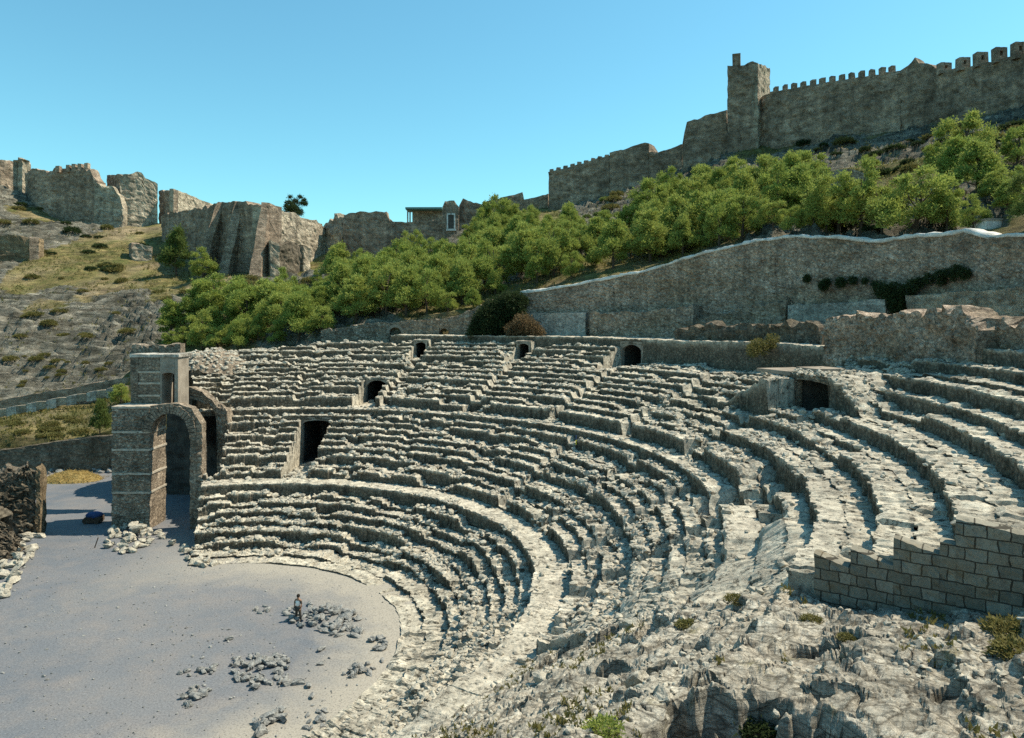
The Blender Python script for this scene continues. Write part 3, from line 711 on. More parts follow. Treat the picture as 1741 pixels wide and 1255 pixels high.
tag(o, 'pale weathered bedrock slope in the foreground', 'rock slope', kind='structure')
SV = V[used]
# stones lying on the near slope: the large ones are things, the rest stuff
dc = np.hypot(SV[:,0], SV[:,1]); pr = sstep(-.1, .5, fbm(SV[:,0]/1.6, SV[:,1]/1.6, 0, 3, 811))*(dc**2)*sstep(3.5, 5, dc); pr /= pr.sum()
idx = rng.choice(len(SV), 2600, p=pr); Pk = SV[idx]; S = rng.uniform(.03, .12, len(idx))*np.interp(np.hypot(Pk[:,0], Pk[:,1]), [5, 30], [.7, 1.5])
V, Fc = scatter_rocks(Pk, S, SHAPES2)
tag(mesh_np('small_stones', V, Fc, M['stone']), 'small stones and chips scattered over the near bedrock slope', 'stones', kind='stuff')
big = rng.choice(len(SV), 30, p=pr)
meshes = []
for k in range(10):
    V, Fc = rock_shape(900+k, ICO3, 16); me = mesh_np('boulder_shape', V, Fc, M['stone']).data; meshes.append(me)
for ob in [x for x in COL.objects if x.name.startswith('boulder_shape')]: bpy.data.objects.remove(ob)
dmeshes = []
for k in range(10):
    me = meshes[k].copy(); me.materials.clear(); me.materials.append(M['dstone']); dmeshes.append(me)
def stone(name, me, loc, s, rz, label, cat, group=None, tilt=(0, 0)):
    o = bpy.data.objects.new(name, me); COL.objects.link(o); o.location = loc; o.scale = s if isinstance(s, tuple) else (s, s, s); o.rotation_euler = (tilt[0], tilt[1], rz)
    return tag(o, label, cat, group)
for k, i in enumerate(big):
    p = SV[i]; s = rng.uniform(.2, .42)*np.interp(math.hypot(p[0], p[1]), [6, 28], [.7, 1.6])
    stone('boulder', meshes[k % 10], (p[0], p[1], p[2]+s*.15), float(s), rng.uniform(0, 6), 'pale angular boulder lying among rubble on the near rock slope', 'boulder', 'boulders on the near slope', (rng.uniform(-.4, .4), rng.uniform(-.4, .4)))

#__MORE_BEGIN__
# ------------------------------------------------------------------ walls behind the theatre
COPE = [(545,562),(620,551),(700,546),(760,541),(800,529),(830,512),(890,499),(950,490),(1000,481),(1100,461),(1200,430),(1260,417),(1300,408),(1350,403),(1420,405),(1480,412),(1500,411),(1560,402),(1610,400),(1640,393),(1660,399),(1680,404),(1741,402),(1900,404),(2300,410)]
def ringpt(thd, r): 
    r = r-RW+float(RWf(thd)) if r > 52.05 else r
    x, y = CX+r*math.cos(R(thd)), CY+r*math.sin(R(thd)); return x, y, 870.5+x/y*F if y > 2 else 9999
def ring_wall(name, t0, t1, r, table, zb, thick, mat, parent=None, dz0=0, n=60, **k):
    pts = []
    for th in np.linspace(t0, t1, n):
        x, y, px = ringpt(th, r); x2, y2, _ = ringpt(th, r)
        yy = np.interp(px, [q[0] for q in table], [q[1] for q in table]); z = ZC-(yy-YH)/F*y if y > 12 else 25
        if px > 2000: z = 25.0
        pts.append((x, y, zb, z+dz0))
    return rough_wall(name, pts, thick, mat, parent, **k)
def th_of(px, r):
    best = min(np.linspace(-60, 112, 3441), key=lambda t: abs(ringpt(t, r)[2]-px)+(0 if ringpt(t, r)[1] > CY*.2 else 1e4)); return float(best)
a0 = th_of(884, RW)
pw = empty('portico_wall', (*ringpt(a0, RW)[:2], 18), label='tall dark rubble wall with whitewashed coping curving behind the upper seats', cat='wall')
def under(o, root):
    o.parent = root; o.matrix_parent_inverse = Vector((0,0,0)) and None or o.matrix_parent_inverse
    o.location = tuple(-root.location[i] for i in range(3)); return o
under(ring_wall('wall', a0, -30, RW, COPE, 15, 1.3, M['wall'], ds=.24, dz=.2, amp=.12, topj=.08, normal_side=1, n=90), pw)
pts = []
for th in np.linspace(a0+.1, -30, 90):
    x, y, px = ringpt(th, RW-.12); z = ZC-(np.interp(px, [q[0] for q in COPE], [q[1] for q in COPE])-YH)/F*y if px < 2000 and y > 12 else 25.0
    pts.append((x, y, z-.06+.1*(px > 2000), z+.26))
under(rough_wall('coping', pts, 1.6, M['coping'], None, ds=.4, dz=.3, amp=.09, topj=.14, normal_side=1, sc=.8, smooth=True), pw)
def plinth(px0, px1, ys, mat, off, name='plinth', zb=16.5, **k):
    t0, t1 = th_of(px0, RW-off), th_of(px1, RW-off)
    return under(ring_wall(name, t0, t1, RW-off, ys, zb, off-.15, mat, ds=.25, dz=.2, normal_side=1, n=24, **k), pw)
plinth(898, 995, [(898,532),(995,531)], M['plaster'], .9, amp=.05, topj=.12)
plinth(1002, 1178, [(1002,532),(1100,527),(1178,521)], M['wall'], 1.9, amp=.12, topj=.25)
plinth(1150, 1335, [(1150,546),(1200,540),(1260,520),(1335,512)], M['wall'], 1.2, amp=.2, topj=.5)
plinth(1340, 1505, [(1340,519),(1440,514),(1505,509)], M['plaster'], 1.5, amp=.06, topj=.12)
plinth(1540, 1760, [(1540,503),(1600,498),(1700,492),(1760,486)], M['castle_pale_lit'], 1.7, amp=.10, topj=.12)
# ragged rubble on top of the right-hand ledge
bw0, bw1 = th_of(545, RW), th_of(836, RW)
arcs = lambda px: (bw0-th_of(px, RW))*PI/180*RW
bw = ring_wall('back_wall', bw0, bw1, RW, [(545,562),(620,552),(640,549),(700,546),(725,547),(760,541),(800,530),(836,517)], 15.5, 1.2, M['rubble'], None, ds=.4, dz=.3, amp=.12, topj=.3, normal_side=1, n=50)
bpy.data.objects.remove(bw)
pts = []
for th in np.linspace(bw0, bw1, 50):
    x, y, px = ringpt(th, RW); z = ZC-(np.interp(px, [q[0] for q in COPE], [q[1] for q in COPE])-YH)/F*y; pts.append((x, y, 16.2, z))
o = rough_wall('arcade_wall', pts, 1.2, M['rubble'], None, ds=.4, dz=.3, amp=.10, topj=.25, normal_side=1,
    openings=[(arcs(672), .85, 18.2, .85), (arcs(755), .7, 18.3, .6)], sc=.7)
tag(o, 'low rubble wall with two small arched openings behind the top seats', 'wall')
# arch surrounds
for px, rr_, zc in ((672, .85, 18.2),):
    th = th_of(px, RW); x, y, _ = ringpt(th, RW-.12); mb = MB(); ca, sa = math.cos(R(th)), math.sin(R(th))
    for k in range(13):
        a0_, a1_ = PI*k/13+.01, PI*(k+1)/13-.01; V = []
        for q in (0, .3):
            for (rad_, a_) in ((rr_+.02, a0_), (rr_+.4, a0_), (rr_+.4, a1_), (rr_+.02, a1_)):
                u = rad_*math.cos(a_); V.append((x-u*sa+q*ca, y+u*ca+q*sa, zc+rad_*math.sin(a_)))
        mb.add(V, np.array([[0,1,2,3],[7,6,5,4],[0,4,5,1],[1,5,6,2],[2,6,7,3],[3,7,4,0]]))
    mb.build('arch_surround', M['arch'], o)
# rubble retaining wall in front of the right-hand ledge
t0, t1 = th_of(1402, 49.2), th_of(1662, 49.2)
o = ring_wall('rubble_wall', t0, t1, 49.2, [(1402,548),(1425,540),(1470,534),(1530,529),(1590,531),(1655,539),(1662,560)], 15.5, 1.8, M['wall'], None, ds=.18, dz=.16, amp=.26, topj=.5, normal_side=1, sc=.8, n=40)
tag(o, 'low broken rubble wall above the right-hand seats with a flat pale top', 'wall')
t0, t1 = th_of(1662, 50.5), th_of(1900, 50.5)
o = ring_wall('rubble_wall', t0, t1, 50.5, [(1662,552),(1680,546),(1741,545),(1900,545)], 15.5, 2.4, M['wall'], None, ds=.18, dz=.16, amp=.28, topj=.5, normal_side=1, sc=.8, n=30)
tag(o, 'ragged rubble wall at the far right edge below the coped wall', 'wall')
t0, t1 = th_of(1145, 51.5), th_of(1400, 51.5)
o = ring_wall('rubble_wall', t0, t1, 51.5, [(1145,562),(1200,551),(1300,556),(1380,551),(1400,560)], 15.5, 1.8, M['dark_wall'], None, ds=.3, dz=.25, amp=.28, topj=.45, normal_side=1, sc=.9, n=40)
tag(o, 'overgrown dark rubble bank on the terrace between the coped wall and the seats', 'wall')
# smooth slab beside the right-hand doorway
mb = MB()
for thd, r, w_, l_, zz_ in ((13.0, 44.3, 3.2, 4.2, 16.35), (10.2, 45.2, 2.2, 2.6, 16.6)): mb.box(pol(r, thd, zz_), (w_, l_, .26), R(thd), .03)
tag(mb.build('stone_slab', M['arch']), 'flat smooth pale slab roofing the dark doorway among the right-hand seats', 'slab')

# ------------------------------------------------------------------ entrance gate at the far left end of the seats
gate = empty('entrance_gate', (-37, 69, 0), label='tall stone entrance pier and arch with roofed block on top, left of the seats', cat='gate ruin')
def g(o): return under(o, gate)
def XP(px, Y): return (px-870.5)/F*Y
def ZP(py, Y): return ZC-(py-YH)/F*Y
def fwall(name, px0, px1, y0, y1, Y, thick, mat, parent=None, **k):
    """wall facing the theatre between two photo columns at one depth"""
    return rough_wall(name, [(XP(px0, Y), Y, ZP(y1, Y) if y1 is not None else -.3, ZP(y0, Y)), (XP(px1, Y), Y, ZP(y1, Y) if y1 is not None else -.3, ZP(y0, Y))], thick, mat, None, **k)
GY = 68.0
g(fwall('pier', 190, 254, 692, None, GY, 3.2, M['rubble'], ds=.14, dz=.12, amp=.08, topj=.05, sc=.5))
span = XP(345, GY)-XP(254.5, GY); sc_ = XP(289, GY)-XP(254.5, GY)
g(rough_wall('arch_wall', [(XP(254.6, GY), GY+.05, ZP(735, GY), ZP(690, GY)), (XP(300, GY), GY+.05, ZP(735, GY), ZP(686, GY)), (XP(325, GY), GY+.05, ZP(735, GY), ZP(695, GY)), (XP(342, GY), GY+.05, ZP(735, GY), ZP(722, GY))], 1.1, M['rubble'], None, ds=.2, dz=.2, amp=.04, topj=.05,
   openings=[(sc_, 1.87, ZP(735, GY), 1.87)], sc=.5))
g(fwall('side_pier', 322.5, 343, 735.5, None, GY, 1.0, M['rubble'], ds=.25, dz=.25, amp=.08, topj=.02, sc=.4))
mb = MB(); x0, z0_ = XP(289, GY), ZP(735, GY)
for k in range(20):
    a0_, a1_ = PI*k/20+.012, PI*(k+1)/20-.012; V = []; ri, ro, pr_ = 1.80+random.uniform(-.03, .05), 2.62+random.uniform(-.12, .16), random.uniform(-.06, .05)
    for q in (GY-.12+pr_, GY+1.25):
        for (rad_, a_) in ((ri, a0_), (ro, a0_), (ro+random.uniform(-.05, .05), a1_), (ri, a1_)): V.append((x0+rad_*math.cos(a_), q, z0_+rad_*math.sin(a_)))
    mb.add(V, np.array([[0,1,2,3],[7,6,5,4],[0,4,5,1],[1,5,6,2],[2,6,7,3],[3,7,4,0]]))
g(mb.build('arch_ring', M['rubble']))
for yy in (735, 765, 806, 838, 693):
    g(fwall('string_course', 189.5, 254.6, yy-1.7, yy+1.7, GY-.06, 3.35, M['brickline'], ds=.3, dz=.2, amp=.035, topj=.02, sc=.3))
UY = 70.0
g(fwall('pilaster', 222, 234.5, 607, 693, UY-.05, 2.6, M['rubble'], ds=.2, dz=.2, amp=.05, topj=.0))
g(fwall('upper_block', 235, 272, 607, 693, UY, 2.4, M['rubble'], ds=.25, dz=.25, amp=.05, topj=.02, sc=.4))
for yy in (633, 652, 673): g(fwall('string_course', 234.8, 272.2, yy-1.6, yy+1.6, UY-.05, 2.45, M['brickline'], ds=.3, dz=.15, amp=.02, topj=.01, sc=.3))
wspan = XP(303, UY)-XP(272.4, UY)
g(rough_wall('doorway', [(XP(272.4, UY), UY-.02, ZP(693, UY), ZP(607, UY)), (XP(303, UY), UY-.02, ZP(693, UY), ZP(607, UY))], 2.3, M['arch'], None, ds=.15, dz=.2, amp=.02, topj=.0,
   openings=[(XP(286, UY)-XP(272.4, UY), .62, ZP(637, UY), .2)], sc=.4))
g(fwall('roof_slab', 220, 304, 602.5, 607.5, UY-.15, 3.0, M['plaster'], ds=.4, dz=.2, amp=.03, topj=.02))
g(fwall('rear_parapet', 222, 306, 586, 660, UY+6, 1.2, M['rubble'], ds=.3, dz=.3, amp=.12, topj=.25, sc=.5))
g(fwall('doorway_shade', 270, 306, 636, 693, UY+2.6, .8, M['void'], ds=.5, dz=.5, amp=.05, topj=.0))  # dark sheet added behind the door, painted as the shade inside
g(rough_wall('rear_wall', [(XP(262, 82), 82, -.3, 4.2), (XP(334, 82), 82, -.3, 4.6)], .9, M['dark_wall'], None, ds=.25, dz=.22, amp=.1, topj=.4, sc=.6))  # wall added in dark rubble to deepen the shade seen through the arch
# ruined vault between gate and seats
VY = 74.6
v_ = empty('vault', (XP(335, VY), VY, 6), label='dark half-fallen barrel vault between the entrance arch and the seats', cat='vault ruin')
o = rough_wall('vault_wall', [(XP(296, VY), VY, 4.0, ZP(668, VY)), (XP(318, VY), VY, 4.0, ZP(660, VY)), (XP(345, VY), VY, 4.0, ZP(664, VY)), (XP(366, VY), VY, 4.0, ZP(688, VY)), (XP(386, VY), VY, 4.0, ZP(700, VY)), (XP(392, VY), VY, 4.0, ZP(730, VY))], 1.0, M['rubble'], None, ds=.2, dz=.2, amp=.18, topj=.5,
   openings=[(XP(322, VY)-XP(296, VY)+.2, 2.75, ZP(722, VY), 2.6)], sc=.7); under(o, v_)
o = rough_wall('vault_back', [(XP(283, VY+6.5), VY+6.5, 0, 11.0), (XP(386, VY+6.5), VY+6.5, 0, 12.4)], .8, M['void'], None, ds=.6, dz=.5, amp=.1); under(o, v_)  # near-black back stands for the shade inside the vault
# end wall of the lower seats (faces the court)
a_, b_ = pol(22.5, 108.2, 0), pol(35, 108.6, 0)
# ------------------------------------------------------------------ stones, heaps
def gz(x, y): return 0.0
pk = []
while len(pk) < 1600:
    x_, y_ = random.uniform(-46, -8), random.uniform(32, 80)
    if math.hypot(x_-CX, y_-CY) < 15 or (x_ < CX-8 and math.hypot(x_-CX, y_-CY) < 32): pk.append((x_, y_, .03))
pk = np.array(pk); V, Fc = scatter_rocks(pk, rng.uniform(.02, .07, len(pk))*rng.choice([1, 1, 1, 2], len(pk)), SHAPES1)
tag(mesh_np('pebbles', V, Fc, M['dstone']), 'pebbles scattered on the gravel court', 'pebbles', kind='stuff')
def heap(poly, n, smin, smax, label, group, hump=0.0, cat='stone block', name='stone_block'):
    if name == 'stone_block' and cat != 'boulder': smin, smax = smin*.72, smax*.85
    cx = sum(p[0] for p in poly)/len(poly); cy = sum(p[1] for p in poly)/len(poly); c = 0
    x0, x1 = min(p[0] for p in poly), max(p[0] for p in poly); y0, y1 = min(p[1] for p in poly), max(p[1] for p in poly)
    def inside(x, y):
        r = False; j = len(poly)-1
        for i in range(len(poly)):
            xi, yi = poly[i]; xj, yj = poly[j]
            if (yi > y) != (yj > y) and x < (xj-xi)*(y-yi)/(yj-yi)+xi: r = not r
            j = i
        return r
    while c < n:
        px, py = random.uniform(x0, x1), random.uniform(y0, y1)
        if not inside(px, py): continue
        Y = ZC*F/(py-YH); X = (px-870.5)/F*Y; s = random.uniform(smin, smax)
        e = 1-min(1, math.hypot((px-cx)/(x1-x0)*2, (py-cy)/(y1-y0)*2)); z = hump*e*random.random()
        stone(name, (meshes if name == 'boulder' else dmeshes)[c % 10], (X, Y, z+s*.3), (s*random.uniform(.9, 1.5), s, s*random.uniform(.8, 1.2)), random.uniform(0, 6.3), label, cat, group, (random.uniform(-.5, .5), random.uniform(-.5, .5))); c += 1
heap([(474,1042),(488,1034),(520,1028),(600,1040),(618,1065),(612,1085),(565,1090),(530,1068),(485,1068)], 100, .22, .48, 'rough stone in the long dark heap beside the standing man', 'stones heaped around the man', .5)
heap([(395,1118),(480,1112),(495,1130),(490,1165),(430,1172),(392,1150)], 84, .2, .42, 'rough stone in the loose round scatter left of the orchestra centre', 'stones in the central scatter', .15)
heap([(620,1095),(650,1082),(663,1098),(640,1115)], 18, .22, .42, 'rough stone in the small heap nearest the orchestra rim', 'stones in the rim heap', .25)
heap([(580,1140),(625,1125),(640,1145),(585,1155)], 22, .2, .42, 'rough stone in the small heap between rim heap and picture bottom', 'stones in the lower rim heap', .25)
heap([(302,1195),(335,1165),(358,1175),(325,1202)], 18, .2, .4, 'rough stone in the leftmost heap near the bottom of the court', 'stones in the leftmost heap', .15)
heap([(335,1142),(355,1125),(374,1128),(365,1148)], 9, .2, .42, 'rough stone in the sparse group left of the central scatter', 'stones left of the scatter')
heap([(296,1150),(325,1138),(325,1150)], 5, .2, .35, 'rough stone in the thin row at the left of the court', 'stones in the thin row')
heap([(430,1038),(460,1030),(464,1040),(434,1046)], 6, .22, .4, 'rough stone in the tiny cluster left of the standing man', 'stones left of the man')
heap([(430,1228),(480,1210),(485,1228),(440,1252)], 16, .25, .5, 'mossy dark stone in the heap at the bottom edge of the court', 'stones at the bottom edge', .3)
heap([(515,1215),(560,1205),(550,1240),(515,1245)], 14, .2, .4, 'grey stone in the broken row at the bottom edge by the orchestra step', 'stones by the bottom step', .1)
heap([(180,935),(190,895),(255,890),(262,925),(222,942)], 60, .25, .55, 'pale stone in the spill at the foot of the entrance pier', 'stones at the foot of the entrance pier', 1.6, 'boulder', 'boulder')
heap([(2,1020),(2,930),(45,900),(72,905),(60,935),(30,985)], 46, .3, .65, 'pale stone spilled along the foot of the left ruin', 'stones at the foot of the left ruin', .8, 'boulder', 'boulder')
heap([(262,905),(330,930),(365,960),(340,968),(285,925)], 26, .25, .55, 'stone lying in the shade beneath the entrance arch', 'stones under the entrance arch', .3, 'boulder', 'boulder')
heap([(80,800),(105,796),(110,806),(82,812)], 8, .4, .8, 'pale boulder at the left end of the straw mound', 'boulders left of the straw mound', .3)
heap([(165,798),(188,796),(188,808),(168,808)], 8, .4, .8, 'pale boulder between straw mound and entrance pier', 'boulders right of the straw mound', .3)
for px, py, s, lab in ((390,1088,.32,'single pale stone left of the central scatter'), (546,1107,.3,'single pale stone between the two big heaps'), (505,1163,.38,'dark flat stone pair below the central scatter'), (525,1168,.3,'small dark stone right of the flat pair'), (546,1130,.25,'small round stone in the middle of the court'), (530,1185,.25,'lone stone low in the court'), (650,1125,.22,'lone stone beside the rim heaps')):
    Y = ZC*F/(py-YH); stone('stone_block', dmeshes[py % 10], (XP(px, Y), Y, s*.35), (s*1.3, s, s), py*.37, lab, 'stone block')
# mound of rubble above the left end of the seats
mnd = empty('rubble_mound', (-36, 86, 13), label='mound of bright rubble heaped above the upper left seats', cat='rubble mound')
nu, nv = 60, 40; U, Vv = np.meshgrid(np.linspace(-1, 1, nu), np.linspace(-1, 1, nv), indexing='ij'); x_ = -36+U*6.2; y_ = 87+Vv*4.5
zz = 11.5+4.9*np.clip(1-(U+.15)**2*.8-Vv**2*.6, 0, 1)**.7+.5*fbm(x_/1.2, y_/1.2, 0, 4, 5)
P_ = np.stack([x_, y_, zz], -1).reshape(-1, 3); o = mesh_np('mound', P_, grid_faces(nu, nv), M['rubble']); 
if o.data.polygons[900].normal.z < 0: o.data.flip_normals()
under(o, mnd)
i_ = rng.integers(0, len(P_), 700); V, Fc = scatter_rocks(P_[i_], rng.uniform(.15, .45, 700), SHAPES2); o = mesh_np('rubble', V, Fc, M['stone']); o['kind'] = 'stuff'; under(o, mnd)

# ------------------------------------------------------------------ left court: ruin, retaining wall, kerb, straw
rl = empty('ruined_wall', (-47, 65, 0), label='dark broken rubble wall with a sunlit brick edge at the left picture edge', cat='ruin')
def LW(name, pts, th, mat, **k): return rough_wall(name, pts, th, mat, None, **k)
under(LW('wall', [(XP(-150, 64), 64, -.3, 6.5), (XP(-20, 64), 64, -.3, ZP(815, 64)), (XP(20, 65), 65, -.3, ZP(800, 65)), (XP(45, 65.5), 65.5, -.3, ZP(786, 65.5)), (XP(62, 66), 66, -.3, ZP(797, 66))], 2.0, M['dark_wall'], ds=.16, dz=.14, amp=.14, topj=.9, sc=.5, blk=.16), rl)  # dark rubble colour stands for the shade on this ruin
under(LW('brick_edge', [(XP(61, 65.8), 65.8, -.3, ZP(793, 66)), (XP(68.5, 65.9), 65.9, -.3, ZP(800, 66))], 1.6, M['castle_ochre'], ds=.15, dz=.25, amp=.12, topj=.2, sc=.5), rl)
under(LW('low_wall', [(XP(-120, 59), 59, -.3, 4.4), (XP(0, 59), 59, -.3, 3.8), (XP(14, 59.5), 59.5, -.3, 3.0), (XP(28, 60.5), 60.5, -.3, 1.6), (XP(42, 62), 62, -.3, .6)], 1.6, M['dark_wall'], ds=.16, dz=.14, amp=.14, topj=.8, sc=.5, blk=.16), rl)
tag(rough_wall('retaining_wall', [(XP(x, 93.4), 93.4, -.4, ZP(y, 93.4)) for x, y in ((-260,800),(-100,778),(0,766),(60,757),(120,748),(190,740),(260,735),(330,733))], 1.4, M['dark_wall'], None, ds=.8, dz=.4, amp=.08, topj=.12), 'long dark shaded retaining wall behind the court, seen left of and through the arch', 'retaining wall')  # shade of the wall put into its dark rubble colour
kb = empty('kerb_wall', (-80, 108, 6), label='low kerb of alternating white and grey blocks along the road at left', cat='kerb')
for k in range(15):
    p0, p1 = -40+k*17, -40+(k+1)*17; Yk = 108
    y0, y1 = 703-(p0+40)*.19, 703-(p1+40)*.19; hh = 8 if k % 2 else 6
    o = rough_wall('kerb_block', [(XP(p0, Yk), Yk, ZP(y0+hh+8, Yk), ZP(y0, Yk)), (XP(p1-.4, Yk), Yk, ZP(y1+hh+8, Yk), ZP(y1+(0 if k % 2 else 2), Yk))], .7, M['plaster'] if k % 2 else M['castle_pale_lit'], None, ds=.5, dz=.3, amp=.03, topj=.02); under(o, kb)
tag(rough_wall('roadside_wall', [(XP(x, 113), 113, ZP(y+32, 113), ZP(y, 113)) for x, y in ((-150,708),(0,681),(60,669),(120,660),(170,649),(232,641))], .8, M['castle'], None, ds=.8, dz=.4, amp=.06, topj=.1), 'long plain grey-brown wall along the far side of the road, left', 'wall')
nu, nv = 70, 30; U, Vv = np.meshgrid(np.linspace(-1, 1, nu), np.linspace(-1, 1, nv), indexing='ij'); x_ = XP(122, 88.5)+U*3.6; y_ = 88.6+Vv*2.2
P_ = np.stack([x_, y_, -.1+1.0*np.clip(1-U**2-Vv**2, 0, 1)**.6*(1+.3*fbm(x_, y_, 0, 3))], -1).reshape(-1, 3)
tri = MB(); ii = rng.integers(0, len(P_), 5000)
A_ = P_[ii]+rng.normal(0, .05, (5000, 3)); D1 = rng.normal(0, .16, (5000, 3)); D2 = rng.normal(0, .03, (5000, 3))
st = np.stack([A_-D1, A_+D1, A_+D2+[0, 0, .02]], 1).reshape(-1, 3)
Vs_ = np.concatenate([P_, st]); fq = grid_faces(nu, nv); o = mesh_np('straw_mound', Vs_, [fq, np.arange(15000).reshape(-1, 3)+len(P_)], M['straw'])
tag(o, 'yellow mound of dry straw in the sunlit part of the court', 'straw mound')
# blue covered load in the shade
mb = MB(); Yb = ZC*F/(888-YH); xb = XP(160, Yb); mb.box((xb, Yb, .35), (1.5, 1.1, .5), .2, .05); hb = mb.build('tray', M['bark'])
bt = empty('handcart', (xb, Yb, 0), label='small handcart with a blue cover standing in the shade by the pier', cat='handcart'); under(hb, bt)
mb = MB(); V, Fc = ICO2; mb.add(V*np.array([.85, .6, .35])*(1+.12*noise(V[:,0]*3, V[:,1]*3, V[:,2]*3)[:, None])+np.array([xb, Yb, .72]), Fc)
M['blue'] = mat_simple('faded_blue_tarpaulin', (.03,.06,.15), (.06,.10,.22), 2, 9); under(mb.build('cover', M['blue'], smooth=True), bt)
mb = MB()
for sx in (-.55, .55): mb.tube([(xb+sx, Yb-.62, .28), (xb+sx, Yb-.5, .28)], .28, 14)
under(mb.build('wheel', M['bark']), bt)
# surveyor's pole among the seats
M['yellow'] = mat_simple('yellow_paint', (.75,.62,.05), (.8,.68,.08), 5, 20); M['red'] = mat_simple('red_paint', (.5,.04,.03), (.55,.06,.04), 5, 20)
Yp = 61.0; xp = XP(979.5, Yp); zp = ZP(803, Yp)
rp = empty('ranging_pole', (xp, Yp, zp), label='thin upright pole with yellow and red bands standing on the middle seats', cat='pole')
for k, c in enumerate(('red', 'bark', 'yellow', 'bark', 'yellow', 'bark', 'yellow', 'blue')):
    mb = MB(); mb.tube([(0, 0, -.4+k*.42 if k == 0 else k*.40), (0, 0, (k+1)*.40)], .045, 8); mb.build('band', M[c], rp)
# stakes on the court
for px, py, px2, py2, lab in ((172,915,178,900,'thin leaning stake on the court left of the pier'),):
    Y = ZC*F/(932-YH); 
    mb = MB(); mb.tube([(XP(160, Y), Y, -.1), (XP(167, Y), Y, ZP(914, Y))], .05, 6); tag(mb.build('stake', M['bark']), lab, 'stake')

# ------------------------------------------------------------------ the castle on the ridge
def cw(name, spec, mat, thick=2.0, parent=None, below=10, **k):
    pts = [(XP(px, Y), Y, ZP(yb, Y)-below, ZP(yt, Y)) for px, yt, yb, Y in spec]
    k.setdefault('ds', .7); k.setdefault('dz', .7); k.setdefault('amp', .25); k.setdefault('topj', .35); k['topj'] *= 1.4; k.setdefault('sc', 1.2); k['amp'] *= .6
    return rough_wall(name, pts, thick, mat, parent, **k)
def merlon(px, yt, yb, Y, wpx, parent, mat, th=1.0, slot=False):
    x0, x1 = XP(px-wpx/2, Y), XP(px+wpx/2, Y); z0, z1 = ZP(yb, Y)-.4, ZP(yt, Y); mb = MB()
    if slot:
        t_ = (x1-x0)*.36
        mb.box(((x0+t_/2), Y+th/2, (z0+z1)/2), (t_, th, z1-z0), 0, .05); mb.box(((x1-t_/2), Y+th/2, (z0+z1)/2), (t_, th, z1-z0), 0, .05)
        h_ = (z1-z0)
        mb.box(((x0+x1)/2, Y+th/2, z0+h_*.22), (x1-x0-2*t_+.02, th*.98, h_*.44), 0, 0); mb.box(((x0+x1)/2, Y+th/2, z1-h_*.12), (x1-x0-2*t_+.02, th*.98, h_*.24), 0, 0)
    else: mb.box(((x0+x1)/2, Y+th/2, (z0+z1)/2), (x1-x0, th, z1-z0), 0, .08, .95)
    o = mb.build('merlon', mat); o.location = tuple(-parent.location[i] for i in range(3)); o.parent = parent; return o
def root(name, px, py, Y, label, cat): return empty(name, (XP(px, Y), Y, ZP(py, Y)), label=label, cat=cat)
# round tower, far left
r1 = root('round_tower', -5, 325, 240, 'round stone tower of the castle at the far left of the ridge', 'tower')
cxx, cyy = XP(-12, 248), 248; pts = [(cxx+12.0*math.cos(a), cyy-12.0*math.sin(a), ZP(325, 240)-10, ZP(268+4*math.sin(a*3), 240)) for a in np.linspace(PI*1.05, -.05*PI, 24)]
under(rough_wall('tower_wall', pts, 2.0, M['castle'], None, ds=1.2, dz=1.2, amp=.3, topj=.8, sc=2), r1)
under(cw('buttress', [(30,268,325,237.5),(38,273,328,237),(47,284,328,240)], M['castle_pale_lit'], 3), r1)
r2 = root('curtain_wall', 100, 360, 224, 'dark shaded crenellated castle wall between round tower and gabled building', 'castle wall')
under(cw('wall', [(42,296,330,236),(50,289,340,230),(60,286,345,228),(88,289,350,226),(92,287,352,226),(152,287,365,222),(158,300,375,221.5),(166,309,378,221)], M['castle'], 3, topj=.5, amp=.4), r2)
for px, yt in ((97,282),(115,280),(125,279),(135,278),(146,277)): merlon(px, yt, 290, 223.6, 6.5, r2, M['castle'], 1.5)
r3 = root('broken_wall', 185, 380, 220, 'broken stub of pale rough wall below the gabled castle building', 'castle wall')
under(cw('wall', [(160.5,310,378,220.8),(172,314,380,220.3),(190,318,382,220),(204,330,380,220),(209,352,378,220)], M['castle_pale_lit'], 2.5, topj=.8, amp=.5), r3)
r4 = root('gabled_building', 235, 355, 222, 'roofless gabled stone building with two small windows on the left ridge', 'building')
under(cw('side_wall', [(181,298,350,231),(203.6,296,355,222)], M['castle'], 1.2, amp=.12, topj=.15), r4)
o = under(cw('gable_wall', [(204,297,358,222),(222,297,358,223),(231,292,358,223.8),(240,293,358,224.5),(246,301,358,225),(262,309,358,226.5),(268,313,358,227)], M['castle_pale_lit'], 1.2, amp=.15, topj=.3, below=6), r4)  # sunlight painted in: paler masonry than the shaded side wall
for px, py in ((224,316),(251,322)):
    mb = MB(); Yw = 222.9+(px-204)*.075; mb.box((XP(px, Yw), Yw-.35, ZP(py, Yw)), (.95, .25, 1.3), .4); under(mb.build('window', M['void']), r4)  # dark box on the wall stands for the unlit window opening
r5 = root('curtain_wall', 330, 355, 235, 'long sunlit castle wall running behind the big bastion', 'castle wall')
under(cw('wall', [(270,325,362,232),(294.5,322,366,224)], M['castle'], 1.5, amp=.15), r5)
under(cw('wall', [(295,321,366,224),(320,330,366,231),(345,341,362,238),(373,351,362,246)], M['castle_pale_lit'], 1.5, amp=.15, topj=.15), r5)  # lit stretch painted paler than the shaded return
r6 = root('bastion', 410, 470, 175, 'massive battered bastion with sloping buttresses above the left slope', 'bastion')
